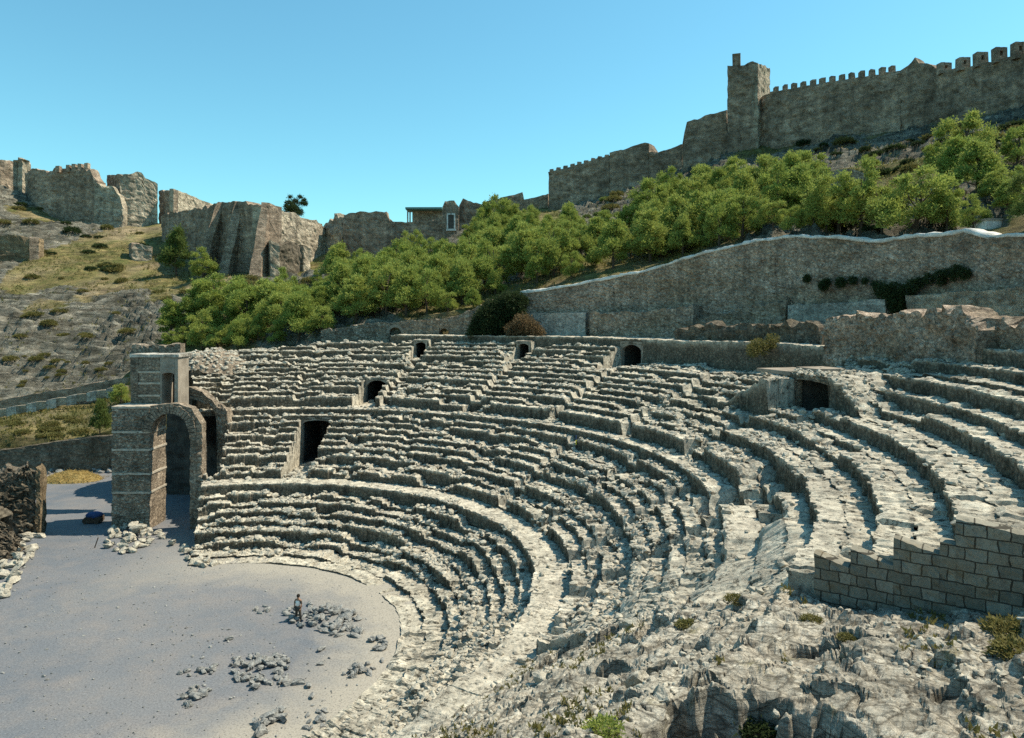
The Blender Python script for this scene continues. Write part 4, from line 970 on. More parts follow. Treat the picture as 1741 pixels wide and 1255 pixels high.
under(cw('dark_face', [(275,366,400,205),(305,358,420,198),(335,354,450,190),(352,352,470,184),(380,345,474,180),(402,342,476,176),(425,347,476,173),(455,351,476,169)], M['castle'], 4, amp=.5, topj=.5, sc=3), r6)
under(cw('sunlit_face', [(455.4,351,476,169),(480,357,476,175),(505,364,474,181),(530,374,470,187),(545,381,460,192),(556,388,452,196)], M['castle_pale_lit'], 4, amp=.35, topj=.4, sc=2.5), r6)  # sun on this face put into its paler masonry colour
for (pt_, pb, ww, Yt) in ((375,350,15,181),(408,392,17,176.5),(453,447,20,170.0)):
    mb = MB(); zt, zb = ZP(345, Yt), ZP(478, Yt)-6; xt, xb = XP(pt_, Yt), XP(pb, Yt); w_ = XP(870.5+ww, Yt)
    n = 12; V = []
    for k in range(n+1):
        f = k/n; z = zb+(zt-zb)*f; x = xb+(xt-xb)*f; d_ = 7.5*(1-f)+1.2; hw_ = w_*(.62-.2*f)
        for (dx, dy) in ((-hw_, 2.5), (-hw_*.7, -d_), (hw_*.7, -d_+.9), (hw_, 2.5)): V.append((x+dx, Yt+dy, z))
    V = np.array(V); V = vnoise(V, 2.0, .3, 77); q_ = [[k*4+j, k*4+(j+1) % 4, (k+1)*4+(j+1) % 4, (k+1)*4+j] for k in range(n) for j in range(4)]+[[n*4, n*4+1, n*4+2, n*4+3]]
    mb.add(V, np.array(q_)); under(mb.build('buttress', M['castle']), r6)
under(cw('front_pier', [(460,410,478,166),(475,414,478,167)], M['castle_pale_lit'], 4, amp=.4, topj=.6), r6)
under(cw('front_pier', [(516,418,474,178),(528,424,472,180)], M['castle_pale_lit'], 4, amp=.4, topj=.6), r6)
under(cw('recess_wall', [(475,418,478,171),(495,411,478,174),(516,420,476,179)], M['dark_wall'], 2, amp=.3, topj=.4), r6)
r7 = root('castle_wall', 570, 430, 195, 'pale crumbling wall stub joining bastion and central ridge wall', 'castle wall')
under(cw('wall', [(549,385,440,196),(560,374,440,194),(572,364,438,192),(583,366,435,190)], M['castle_pale_lit'], 3, amp=.6, topj=.9), r7)
r8 = root('castle_wall', 650, 420, 190, 'dark level-topped ridge wall left of the pavilion', 'castle wall')
under(cw('wall', [(583.5,365,432,189.5),(592,363,432,189),(640,359,432,188),(657,360,430,188),(659,369,430,188),(668,376,428,188),(700,376,425,188),(757,374,422,187)], M['castle'], 3, amp=.3, topj=.3), r8)
pv = root('pavilion', 722, 375, 199, 'small open pavilion with flat greenish roof on the ridge', 'pavilion')
M['green_roof'] = mat_simple('weathered_green_roof', (.10,.20,.18), (.15,.27,.24), 1, 5)
mb = MB(); x0, x1 = XP(690, 199), XP(752, 199); zt = ZP(353, 199); mb.box(((x0+x1)/2, 201, zt-.3), (x1-x0, 6, .55), 0, .02); under(mb.build('roof', M['green_roof']), pv)
under(cw('back_wall', [(701,357.5,385,202),(752,357.5,385,202)], M['castle_pale_lit'], .5, amp=.04, topj=0), pv)
for px in (693, 697): mb = MB(); mb.box((XP(px, 199), 199.2, (zt-.6+ZP(385, 199))/2), (.35, .35, zt-.6-ZP(385, 199))); under(mb.build('column', M['castle_pale_lit']), pv)
tt = root('portal_turret', 766, 392, 187, 'narrow gatehouse turret with white-framed pointed doorway on the ridge', 'gatehouse')
Yt = 185.5; under(rough_wall('turret_wall', [(XP(752, Yt), Yt, ZP(395, Yt)-5, ZP(352, Yt)), (XP(757, Yt), Yt, ZP(395, Yt)-5, ZP(342, Yt)), (XP(772, Yt), Yt, ZP(395, Yt)-5, ZP(341, Yt)), (XP(780, Yt), Yt, ZP(395, Yt)-5, ZP(350, Yt))], 3, M['castle'], None, ds=.6, dz=.8, amp=.15, topj=.4), tt)
mb = MB(); xc = XP(767, Yt); mb.box((xc-.95, Yt-.25, ZP(378, Yt)), (.35, .3, 3.9)); mb.box((xc+.95, Yt-.25, ZP(378, Yt)), (.35, .3, 3.9)); mb.box((xc-.5, Yt-.25, ZP(365, Yt)+.1), (1.2, .3, .35), 0); mb.box((xc+.5, Yt-.25, ZP(365, Yt)+.1), (1.2, .3, .35)); mb.box((xc, Yt-.25, ZP(391, Yt)), (2.6, .5, .5)); under(mb.build('door_frame', M['coping']), tt)
mb = MB(); mb.box((xc, Yt-.15, ZP(378, Yt)), (1.5, .12, 3.8)); under(mb.build('doorway', M['void']), tt)  # dark panel painted as the shade inside the doorway
gb = root('gable_ruin', 798, 385, 187, 'low gabled stone wall right of the white-framed doorway', 'castle wall')
under(cw('wall', [(780.5,351,392,188),(787,338,392,188),(796,341,392,188),(820,348,390,188)], M['castle'], 2.5, amp=.2, topj=.25), gb)
r9 = root('castle_wall', 860, 375, 186, 'plain sloping ridge wall rising right of the gabled wall', 'castle wall')
under(cw('wall', [(820.5,345,388,186),(845,338,385,185),(888,327,382,184),(891,339,380,184),(898,338,380,184),(932,329,378,183)], M['castle'], 2.5, amp=.25, topj=.12), r9)
r10 = root('crenellated_wall', 985, 350, 180, 'crenellated ridge wall with nine square merlons climbing from the middle', 'castle wall')
under(cw('wall', [(932.5,293,362,181),(985,279,352,179),(1036,264,342,177)], M['castle'], 2.5, amp=.2, topj=.1), r10)
for k in range(9):
    px = 938+k*11.8; yt = 287.5-k*3.1; merlon(px, yt, yt+7, 180.8-k*.4, 7.2, r10, M['castle'], 1.5)
r11 = root('castle_wall', 1095, 290, 172, 'smooth ridge wall section ending in a raised corner, left of the square tower', 'castle wall')
under(cw('wall', [(1036.5,260,342,176.8),(1060,254,330,175),(1097,241,320,173),(1103,244,318,173),(1104.5,260,318,172.5),(1118,258,318,171),(1140,252,312,169),(1160,245,308,167)], M['castle'], 3, amp=.25, topj=.15), r11)
r12 = root('castle_wall', 1200, 270, 163, 'high stepped wall block directly left of the square tower', 'castle wall')
under(cw('wall', [(1160.5,243,300,165),(1163,225,298,164.6),(1168,207,298,164.2),(1200,197,292,162.5),(1236,187,285,160.5)], M['castle'], 3.5, amp=.25, topj=.15), r12)
tw = root('square_tower', 1265, 250, 158, 'tall square castle tower with a small chimney-like turret on its left corner', 'tower')
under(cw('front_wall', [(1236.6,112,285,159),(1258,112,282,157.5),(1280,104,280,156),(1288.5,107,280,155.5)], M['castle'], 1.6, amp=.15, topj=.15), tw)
under(cw('sunlit_wall', [(1289,107,260,155.5),(1300,112,258,160),(1309,116,256,164)], M['castle_pale_lit'], 1.6, amp=.15, topj=.3), tw)  # paler masonry paints the sun on this side of the tower
under(cw('rear_wall', [(1309,118,255,164),(1285,112,255,167)], M['castle'], 1, amp=.1, topj=.2, normal_side=1), tw)
under(cw('turret', [(1245,92,114,158.6),(1259,91,114,158)], M['castle'], 2.0, amp=.1, topj=.3, below=0), tw)
r13 = root('crenellated_wall', 1450, 215, 145, 'long high crenellated castle wall with small merlons right of the square tower', 'castle wall')
W13 = [(1290,168,262,158),(1310,157,255,154),(1400,141,236,145),(1500,125,222,134),(1531,119,218,131)]
under(cw('wall', W13, M['castle'], 3, amp=.25, topj=.08), r13)
for k in range(13):
    f = k/12; px = 1321+199*f*(.93+.07*f); Yk = np.interp(px, [1310,1400,1500], [154,145,134]); yw = np.interp(px, [1310,1400,1500,1531], [157,141,125,119])
    merlon(px, yw-8.5-f*2, yw+1, Yk+.2, 6.8+f*1.2, r13, M['castle'], 1.2)
r14 = root('crenellated_wall', 1660, 200, 118, 'highest castle wall at far right with large slotted merlons', 'castle wall')
under(cw('wall', [(1531.4,119,218,131),(1545,112,216,129.5),(1556,99,216,128.5),(1562,107,215,128),(1585,110,215,126),(1598,121,214,124.5),(1640,114,212,120),(1700,101,204,114),(1741,92,198,109),(1900,60,180,94),(2050,40,170,84)], M['castle'], 3, amp=.25, topj=.12), r14)
for k, (px, yt) in enumerate(((1609,106),(1641,97),(1671,88),(1703,80),(1736,71),(1770,64),(1805,57))):
    Yk = float(np.interp(px, [1598,1640,1700,1741,1900], [124.5,120,114,109,94])); yw = float(np.interp(px, [1598,1640,1700,1741,1900], [121,114,101,92,60])); merlon(px, yt, yw+1, Yk+.2, 19, r14, M['castle'], 1.2, True)
# small works on the slope
Yd = 104.0
dm = root('cistern_vault', 1450, 340, Yd, 'grey rounded vault of an old cistern half buried among the pines', 'vault')
V = []; prof = [(1416, 348), (1416, 291), (1425, 288), (1440, 287), (1455, 289), (1468, 294), (1478, 303), (1484, 314), (1487, 328), (1487, 348)]
for q in (0, 6): V += [(XP(px, Yd), Yd+q, ZP(py, Yd)-(3 if py == 348 else 0)) for px, py in prof]
n = len(prof); mb = MB(); V = np.array(V)
mb.add(V, [np.array([[k, (k+1) % n, n+(k+1) % n, n+k] for k in range(n)])]); o1 = mb.build('vault_shell', M['plaster']); under(o1, dm)
o2 = mesh_np('end_face', V[:n], [np.arange(n)[None, ::-1]], M['wall']); under(o2, dm)
bx = root('stone_hut', 1694, 400, 60, 'small white block-built hut just above the coped wall', 'hut')
mb = MB(); Yh_ = 60; mb.box((XP(1694.5, Yh_), Yh_+1, (ZP(374, Yh_)+ZP(404, Yh_))/2), (XP(1714, Yh_)-XP(1675, Yh_), 2, ZP(374, Yh_)-ZP(404, Yh_)), .06, .02); under(mb.build('walls', M['coping']), bx)
mb = MB(); mb.box((XP(1694.5, Yh_), Yh_+1, ZP(373, Yh_)), (2.2, 2.2, .14), .06); under(mb.build('roof', M['arch']), bx)
ob = root('ruined_house', 30, 450, 178, 'ochre roofless stone wall block on the left slope at the picture edge', 'ruin')
under(cw('wall', [(-70,408,455,176),(0,402,455,177),(30,399,455,178),(66,404,452,179)], M['castle_ochre'], 3, amp=.15, topj=.3, below=2), ob); under(cw('side_wall', [(66.3,404,452,179),(69,408,452,185)], M['castle'], 2, amp=.15), ob)
ob = root('ruined_hut', 240, 436, 190, 'small pale square ruin in the dry grass below the castle', 'ruin')
under(cw('wall', [(224,414,438,189),(258,418,438,191)], M['castle_pale_lit'], 3, amp=.15, topj=.3, below=2), ob); under(cw('side_wall', [(219,416,438,192),(223.7,414,438,189)], M['castle'], 2, amp=.1, below=2), ob)
tag(cw('slope_wall', [(1436,341,352,101),(1460,343,352,99),(1486,341,352,97)], M['coping'], .6, amp=.06, topj=.1, below=1, dz=.4, ds=.5), 'short pale wall at the foot of the cistern vault', 'wall')

# ------------------------------------------------------------------ vegetation
def tri_tufts(P, Nn, size, r, up=.5, per=3):
    """leaf-sized triangles around points P leaning along normals Nn"""
    n = len(P)*per; C0 = np.repeat(P, per, 0)+r.normal(0, size*.45, (n, 3)); D = np.repeat(Nn, per, 0)+r.normal(0, .7, (n, 3)); D[:, 2] += up
    D /= np.linalg.norm(D, axis=1)[:, None]; T = np.cross(D, r.normal(size=(n, 3))); T /= np.linalg.norm(T, axis=1)[:, None]+1e-9
    s = size*r.uniform(.6, 1.3, (n, 1)); V = np.stack([C0-T*s*.28, C0+T*s*.28, C0+D*s], 1).reshape(-1, 3); return V
def make_tree(kind, seed):
    """returns (trunk mesh, crown mesh) for a tree about 1 m tall unit * scale"""
    r = np.random.default_rng(seed); H = 6.5
    lobes = []
    if kind == 'pine': n = 19; prof = lambda h: .85*math.sin(min(1, (h-.15)/.22)*PI/2)*(1-max(0, h-.35)*1.4)
    else: n = 17; prof = lambda h: 1.0*math.sqrt(max(.05, 1-((h-.5)/.55)**2))
    for k in range(n):
        h = .25+.68*(k+.5)/n+r.uniform(-.04, .04); rad = prof(h)*H*.34
        a = k*2.4+r.uniform(-.6, .6); d_ = rad*r.uniform(.45, .95)
        lobes.append((math.cos(a)*d_*r.uniform(.8, 1.3), math.sin(a)*d_*r.uniform(.9, 1.3), h*H*r.uniform(.9, 1.1), r.uniform(.45, 1.05)*(.7+.4*(1-h))))
    P, Nn = [], []
    for (x, y, z, s) in lobes:
        m = int(430*s); d_ = r.normal(size=(m, 3)); d_ /= np.linalg.norm(d_, axis=1)[:, None]
        rr_ = s*(r.uniform(.3, 1, (m, 1))**.5)*(1+.30*r.normal(size=(m, 1))); keep = d_[:, 2] > -.55
        q = d_*rr_*np.array([.95, .95, 1.05])+np.array([x, y, z]); P.append(q[keep]); Nn.append(d_[keep])
    P, Nn = np.concatenate(P), np.concatenate(Nn); V = tri_tufts(P+r.normal(0, .10, P.shape), Nn, .22, r, 1.1, 3)
    cm = mesh_np('crown', V, np.arange(len(V)).reshape(-1, 3), M['pine'])
    mb = MB(); lean = r.uniform(-.5, .5, 2)
    mb.tube([(0, 0, -.6), (lean[0]*.3, lean[1]*.3, H*.25), (lean[0], lean[1], H*.55), (lean[0]*.6, lean[1]*.6, H*.88)], [.17, .14, .09, .03], 7)
    for (x, y, z, s) in lobes[::2]: mb.tube([(lean[0]*z/H, lean[1]*z/H, z*.62), (x*.6, y*.6, z*.85), (x, y, z)], [.06, .04, .015], 5)
    tm = mb.build('trunk', M['bark']); out = (tm.data, cm.data); bpy.data.objects.remove(tm); bpy.data.objects.remove(cm); return out
PINES = [make_tree('pine', 40+k) for k in range(7)]; BUSHES = [make_tree('bush', 80+k) for k in range(4)]
def tree(kind, loc, s, label, group=None, name='pine_tree', cat='tree', wide=1.0, mat=None, rz=None):
    tm, cm = random.choice(PINES if kind == 'pine' else BUSHES)
    t_ = empty(name, loc, random.uniform(0, 6.28) if rz is None else rz, label=label, cat=cat, group=group); t_.scale = (s*wide, s*wide, s)
    for nm, me in (('trunk', tm), ('crown', cm)):
        o = bpy.data.objects.new(nm, me); COL.objects.link(o); o.parent = t_
        if nm == 'crown' and mat: o.material_slots[0].link = 'OBJECT'; o.material_slots[0].material = mat
    return t_
def inpoly(x, y, poly):
    r = False; j = len(poly)-1
    for i in range(len(poly)):
        xi, yi = poly[i]; xj, yj = poly[j]
        if (yi > y) != (yj > y) and x < (xj-xi)*(y-yi)/(yj-yi)+xi: r = not r
        j = i
    return r
GROVES = [
 ([(262,592),(300,572),(345,548),(420,535),(520,535),(600,540),(612,556),(540,575),(460,592),(350,600)], 4.0, 46, 'bushy young pine in the grove directly behind the far left seats', 'pines behind the left seats', 1.15),
 ([(480,520),(560,520),(640,505),(740,500),(800,505),(820,530),(760,540),(640,545),(560,540)], 4.2, 34, 'young pine on the lower slope behind the middle seats', 'pines on the lower middle slope', 1.05),
 ([(740,470),(800,440),(900,440),(1010,450),(1060,455),(980,478),(900,492),(830,508),(760,505)], 4.2, 36, 'slender pine in the band just above the low end of the coped wall', 'pines above the low coped wall', 1.0),
 ([(760,420),(800,400),(880,392),(960,400),(1010,420),(1010,445),(880,450),(780,460)], 4.6, 34, 'pine on the upper middle slope under the ridge wall', 'pines under the ridge wall', 1.0),
 ([(1060,445),(1090,420),(1150,410),(1230,400),(1290,398),(1260,410),(1190,428),(1110,450)], 3.6, 20, 'bright green pine directly behind the rising coped wall', 'pines behind the rising coped wall', 1.05),
 ([(1100,370),(1150,345),(1250,330),(1400,320),(1410,350),(1350,385),(1250,392),(1120,405)], 4.4, 26, 'dense pine on the slope between square tower and coped wall', 'pines below the square tower', 1.05),
]
GROVES += [
 ([(985,450),(1020,410),(1060,395),(1110,380),(1150,400),(1090,430),(1050,455)], 4.2, 12, 'pine on the grassy shoulder between the two pine belts', 'pines on the grassy shoulder', 1.0),
 ([(1290,392),(1330,360),(1420,355),(1480,380),(1470,400),(1380,402)], 3.6, 14, 'bright pine close above the bend of the coped wall', 'pines above the bend of the coped wall', 1.1),
 ([(560,470),(640,462),(720,440),(745,470),(720,500),(640,505),(560,500)], 5.0, 9, 'small pine scattered on the pale slope under the central ridge wall', 'small pines on the pale slope', 1.0),
 ([(1620,330),(1741,330),(1741,360),(1640,360)], 4.0, 5, 'bright pine on the upper right slope above the hut', 'pines above the hut', 1.2)]
placed = []
for poly, dmin, n, lab, grp, wd in GROVES:
    x0, x1 = min(p[0] for p in poly), max(p[0] for p in poly); y0, y1 = min(p[1] for p in poly), max(p[1] for p in poly); c = 0
    for _ in range(2500):
        if c >= n: break
        px, py = random.uniform(x0, x1), random.uniform(y0, y1)
        if not inpoly(px, py, poly) or (1400 < px < 1500 and py < 398) or (738 < px < 795 and py < 445): continue
        q = on_hill(px, py)
        if q is None or q[1] > 200: continue
        if any((q[0]-a)**2+(q[1]-b)**2 < (dmin*.7)**2 for a, b in placed): continue
        placed.append((q[0], q[1])); sc__ = random.choice([random.uniform(.45, .8), random.uniform(.8, 1.25)])*(q[1]/125)**.35
        tree(random.choice(['pine', 'bush']), (q[0], q[1], q[2]-.2), sc__, lab, grp, wide=wd*random.uniform(.95, 1.35)); c += 1
def single(px, py, hpx, lab, kind='pine', wide=1.0, mat=None, name='pine_tree', y0=60, cat='tree', Y=None):
    q = on_hill(px, py, y0) if Y is None else (XP(px, Y), Y, ZP(py, Y))
    if q is None: return
    tree(kind, (q[0], q[1], q[2]-.3), hpx*q[1]/F/6.5, lab, None, name, cat, wide, mat)
SG = [(300,470,82,'tall dark pine at the foot of the bastion, left of its pair','pine',1.0,'pine_b'),(345,478,52,'rounder pine at the foot of the bastion, right of its pair','bush',1.2,None),
 (562,464,36,'small umbrella pine nearest the bastion corner','pine',1.1,None),(612,468,46,'umbrella pine below the central ridge wall, twin stems','bush',1.0,None),(655,465,34,'small pine between the two umbrella pines','pine',1.1,None),(657,490,52,'pine standing alone on the pale track','pine',1.05,None),(700,480,52,'dark pine beside the pale path up the slope','pine',1.0,'pine_b'),(710,440,26,'small pine at the head of the pale path','pine',1.0,None),(540,490,30,'low pine at the top of the left grove','bush',1.0,None),
 (808,400,32,'pine touching the gatehouse turret','pine',1.1,None),(860,385,26,'pine against the sloping ridge wall','pine',1.0,None),
 (1080,420,42,'pine at the left of the dry grass patch','pine',1.0,None),
 (1140,352,66,'broad pine left of the line under the square tower','bush',1.0,None),(1190,345,62,'second pine under the square tower','pine',1.2,None),(1245,338,68,'pine right under the square tower','pine',1.2,None),(1300,340,62,'pointed pine between tower and cistern','pine',1.2,None),(1350,345,84,'tallest pointed pine left of the cistern vault','pine',1.1,None),(1383,352,75,'pine leaning against the cistern vault','pine',1.0,None),
 (1405,398,72,'rounded pine below the cistern vault','bush',1.0,None),(1345,402,52,'bright low pine at the bend of the coping','bush',1.1,None),
 (1555,402,112,'very wide bright pine bush above the coped wall','bush',1.45,None),(1500,400,88,'left shoulder of the wide pine clump above the coped wall','bush',1.1,None),(1610,398,80,'right shoulder of the wide pine clump above the coped wall','bush',1.0,None),
 (1655,392,58,'bright round pine left of the white hut','bush',1.1,None),
 (1640,300,104,'big rounded pine on the upper right slope','bush',1.05,None),(1600,300,60,'low pine left of the big rounded one','bush',1.1,None),
 (1718,340,58,'bright pine at the right edge above the hut','bush',1.2,None),(1728,290,72,'tall pine at the right picture edge under the castle wall','bush',1.1,None),(1765,385,110,'dark pine filling the right edge','bush',1.0,'pine_b'),
 (1480,290,30,'small grey-green shrub above the cistern vault','bush',1.3,None)]
for px, py, hp, lab, kd, wd, mt in SG: single(px, py, hp, lab, kd, wd, M[mt] if mt else None, y0=52)
single(501, 374, 44, 'lone round dark tree on the skyline behind the bastion', 'bush', 1.15, M['ivy'], 'round_tree', Y=205)
single(170, 742, 62, 'small slanting tree on the roadside terrace left of the gate', 'pine', .75, M['pine_b'], y0=94)
single(204, 690, 38, 'leafy bush beside the upper block of the gate', 'bush', 1.2, None, 'bush', 96, 'bush')
# shrubs on the slopes
SHR = []
def shrub_mesh(seed):
    r = np.random.default_rng(seed); n = 420; d_ = r.normal(size=(n, 3)); d_[:, 2] = np.abs(d_[:, 2]); d_ /= np.linalg.norm(d_, axis=1)[:, None]
    P = d_*(r.uniform(.3, 1, (n, 1))**.5)*np.array([1, 1, .75]); P[:, :2] += np.sign(P[:, :2])*r.uniform(0, .2, (n, 2)); V = tri_tufts(P, d_, .24, r, .5, 3)
    o = mesh_np('shrub_shape', V, np.arange(len(V)).reshape(-1, 3), M['shrub']); me = o.data; bpy.data.objects.remove(o); return me
SHR = [shrub_mesh(k) for k in range(5)]
def shrub(p, s, label, group, mat=None, flat=1.0, name='shrub'):
    o = bpy.data.objects.new(name, random.choice(SHR)); COL.objects.link(o); o.location = (p[0], p[1], p[2]-.1*s); o.scale = (s, s, s*flat); o.rotation_euler.z = random.uniform(0, 6)
    if mat: o.material_slots[0].link = 'OBJECT'; o.material_slots[0].material = mat
    return tag(o, label, 'shrub', group)
ZONES = [([(5,335),(60,350),(150,385),(260,400),(260,470),(130,470),(5,400)], 22, .9, 2.2, 'low dry shrub on the grassy slope below the left castle', 'shrubs below the left castle', 'ivy'),
 ([(5,470),(260,470),(330,500),(260,560),(5,600)], 20, .6, 1.6, 'small shrub among the grey ledges of the left slope', 'shrubs on the left ledges', None),
 ([(5,700),(180,680),(180,735),(5,755)], 24, .4, .95, 'ochre tuft of scrub on the roadside terrace', 'scrub on the roadside terrace', None),
 ([(5,600),(210,600),(210,640),(5,670)], 16, .4, 1.1, 'scrub tuft just above the long roadside wall', 'scrub above the roadside wall', None),
 ([(380,480),(540,480),(560,510),(420,515),(370,500)], 20, .8, 1.9, 'scrub at the foot of the big bastion', 'scrub at the foot of the bastion', None),
 ([(560,470),(740,440),(740,500),(600,510)], 26, .6, 1.5, 'scrub between the scattered umbrella pines', 'scrub among the umbrella pines', None),
 ([(960,360),(1100,300),(1110,340),(1040,400),(960,400)], 22, .7, 1.8, 'shrub on the rocky ground under the crenellated middle wall', 'shrubs under the middle wall', 'pine_b'),
 ([(1320,250),(1740,215),(1740,250),(1560,290),(1480,300),(1420,280)], 34, .6, 1.7, 'dark shrub on the crags below the highest wall', 'shrubs below the highest wall', 'ivy'),
 ([(1420,350),(1500,350),(1500,395),(1420,395)], 10, .6, 1.4, 'shrub under the cistern vault', 'shrubs under the cistern', 'ivy')]
for poly, n, s0, s1, lab, grp, mt in ZONES:
    x0, x1 = min(p[0] for p in poly), max(p[0] for p in poly); y0, y1 = min(p[1] for p in poly), max(p[1] for p in poly); c = 0
    for _ in range(800):
        if c >= n: break
        px, py = random.uniform(x0, x1), random.uniform(y0, y1)
        if not inpoly(px, py, poly): continue
        q = on_hill(px, py, 52)
        if q is None: continue
        shrub(q, random.uniform(s0, s1), lab, grp, M[mt] if mt and random.random() < .6 else None, random.uniform(.6, 1)); c += 1
# dry tufts everywhere on the hill: nobody could count them
n = 18000; X_ = rng.uniform(-150, 95, n*2); Y_ = 92+(rng.random(n*2)**1.5)*120; Z_, Rk = hill(X_, Y_, True, True); r_ = np.hypot(X_-CX, Y_-CY)
k_ = (r_ > RW+2) & (Z_ > .5) & (rng.random(n*2) > Rk*.75) & (fbm(X_/6, Y_/6, 0, 2, 91) > -.15); X_, Y_, Z_ = X_[k_][:n], Y_[k_][:n], Z_[k_][:n]
P = np.stack([X_, Y_, Z_], 1); r__ = np.random.default_rng(3); up_ = np.tile([0, 0, 1.0], (len(P), 1)); V = tri_tufts(P, up_, .38, r__, .6, 5)
tag(mesh_np('dry_grass', V, np.arange(len(V)).reshape(-1, 3), M['shrub']), 'tufts of dry olive and ochre grass over the hillside', 'grass', kind='stuff')
# ivy mass at the low end of the coped wall
def blob_plant(name, lobes, n, size, mat, label, cat='bush'):
    r = np.random.default_rng(len(label)); P, Nn = [], []
    tot = sum(l[3]**2 for l in lobes)
    for (x, y, z, s) in lobes:
        m = int(n*s*s/tot); d_ = r.normal(size=(m, 3)); d_ /= np.linalg.norm(d_, axis=1)[:, None]; P.append(d_*s*(r.uniform(.5, 1.05, (m, 1)))+np.array([x, y, z])); Nn.append(d_)
    V = tri_tufts(np.concatenate(P), np.concatenate(Nn), size, r, .1, 3); return tag(mesh_np(name, V, np.arange(len(V)).reshape(-1, 3), mat), label, cat)
Yi = 90.5; zf = F/Yi
blob_plant('ivy', [(XP(px, Yi), Yi+.3*(k % 3), ZP(py, Yi), s) for k, (px, py, s) in enumerate(((806,566,.9),(812,556,1.1),(820,545,1.3),(830,535,1.4),(842,524,1.4),(854,516,1.3),(868,512,1.2),(880,510,1.1),(889,513,.8),(830,557,1.4),(845,548,1.6),(860,535,1.6),(876,528,1.3),(850,562,1.2),(870,550,1.2),(885,535,.8),(838,570,.9)))], 9000, .26, M['ivy'], 'large dark green ivy mass draped over the low end of the coped wall')
M['brown_bush'] = mat_leaf('brown_bush_leaves', (.10,.075,.04), (.16,.115,.06), (.22,.15,.08))
blob_plant('bush', [(XP(px, 88.5), 88.5, ZP(py, 88.5), s) for px, py, s in ((872,562,1.0),(890,552,1.4),(905,560,1.1),(918,566,.7),(882,566,1.0))], 2600, .22, M['brown_bush'], 'brownish dry bush at the right foot of the dark ivy')
tI = th_of(1525, RW-1.8)
blob_plant('creeper', [(ringpt(th_of(px, RW-.9), RW-.9)[0], ringpt(th_of(px, RW-.9), RW-.9)[1], ZP(py, ringpt(th_of(px, RW-.9), RW-.9)[1]), s) for px, py, s in ((1498,492,.7),(1508,498,.8),(1518,508,.8),(1525,518,.8),(1532,508,.6),(1542,494,.7),(1552,486,.6),(1520,496,.9),(1526,524,.5))], 3000, .17, M['ivy'], 'dark creeper hanging in the gap between the pale ledges of the coped wall', 'creeper')
blob_plant('creeper', [(ringpt(th_of(px, RW-.5), RW-.5)[0], ringpt(th_of(px, RW-.5), RW-.5)[1], ZP(py, ringpt(th_of(px, RW-.5), RW-.5)[1]), .28+.1*(px % 3)) for px, py in ((1372,474),(1405,480),(1430,480),(1450,477),(1470,478),(1488,484),(1400,486))], 1500, .16, M['ivy'], 'line of dark weeds on the long left ledge of the coped wall', 'creeper')
blob_plant('creeper', [(ringpt(th_of(px, RW-.5), RW-.5)[0], ringpt(th_of(px, RW-.5), RW-.5)[1], ZP(py, ringpt(th_of(px, RW-.5), RW-.5)[1]), .26+.1*(px % 3)) for px, py in ((1565,480),(1580,474),(1598,468),(1612,464),(1628,460),(1640,466),(1600,478),(1620,474))], 1500, .15, M['ivy'], 'line of dark weeds climbing right on the coped wall', 'creeper')
blob_plant('weeds', [(XP(px, 62), 62+.3*k, ZP(py, 62), .55) for k, (px, py) in enumerate(((1282,592),(1292,586),(1300,594),(1315,586),(1322,578),(1290,598)))], 900, .18, M['shrub'], 'yellow-green weeds on the dark bank above the slab', 'weeds')
# green shrub and grass tufts on the near rock
def on_slope(px, py):
    Y = np.arange(3, 45, .05); X = (px-870.5)/F*Y; Z = ZC-(py-YH)/F*Y; ok = np.where(slope(X, Y) > Z)[0]; k = ok[0] if len(ok) else -1; return (X[k], Y[k], Z[k])
for px, py, s, lab in ((1290,1235,.5,'dark bush added to deepen the gloom of the rock hollow'),(1030,1245,.4,'green shrub in the hollow at the bottom of the near slope'),(1725,1075,.55,'olive weeds under the end of the cut-stone wall'),(1735,1110,.5,'dry tussock at the right edge of the near slope'),(1250,1020,.3,'dry tuft on the sandy ledge'),(1170,1065,.35,'straw tuft above the dark pits'),(1380,1055,.25,'small brown tuft in the middle of the near slope'),(1440,1085,.2,'tiny tuft left of the cut-stone wall foot')):
    q = on_slope(px, py); shrub(q, s, lab, None, M['pine'] if px == 1030 else (M['ivy'] if 'hollow' in lab else M['shrub']), .7, 'shrub')  # the dark bush is added to blacken the hollow
r__ = np.random.default_rng(9); dcv = np.hypot(SV[:,0], SV[:,1]); pr2 = sstep(.05, .45, fbm(SV[:,0]/1.9, SV[:,1]/1.9, 0, 3, 880))*dcv**2*sstep(3, 5, dcv); pr2 /= pr2.sum()
ii = rng.choice(len(SV), 900, p=pr2); V = tri_tufts(SV[ii], np.tile([0, 0, 1.0], (900, 1)), .12, r__, .8, 12)
tag(mesh_np('rock_grass', V, np.arange(len(V)).reshape(-1, 3), M['shrub']), 'thin dry grass growing from cracks of the near bedrock', 'grass', kind='stuff')

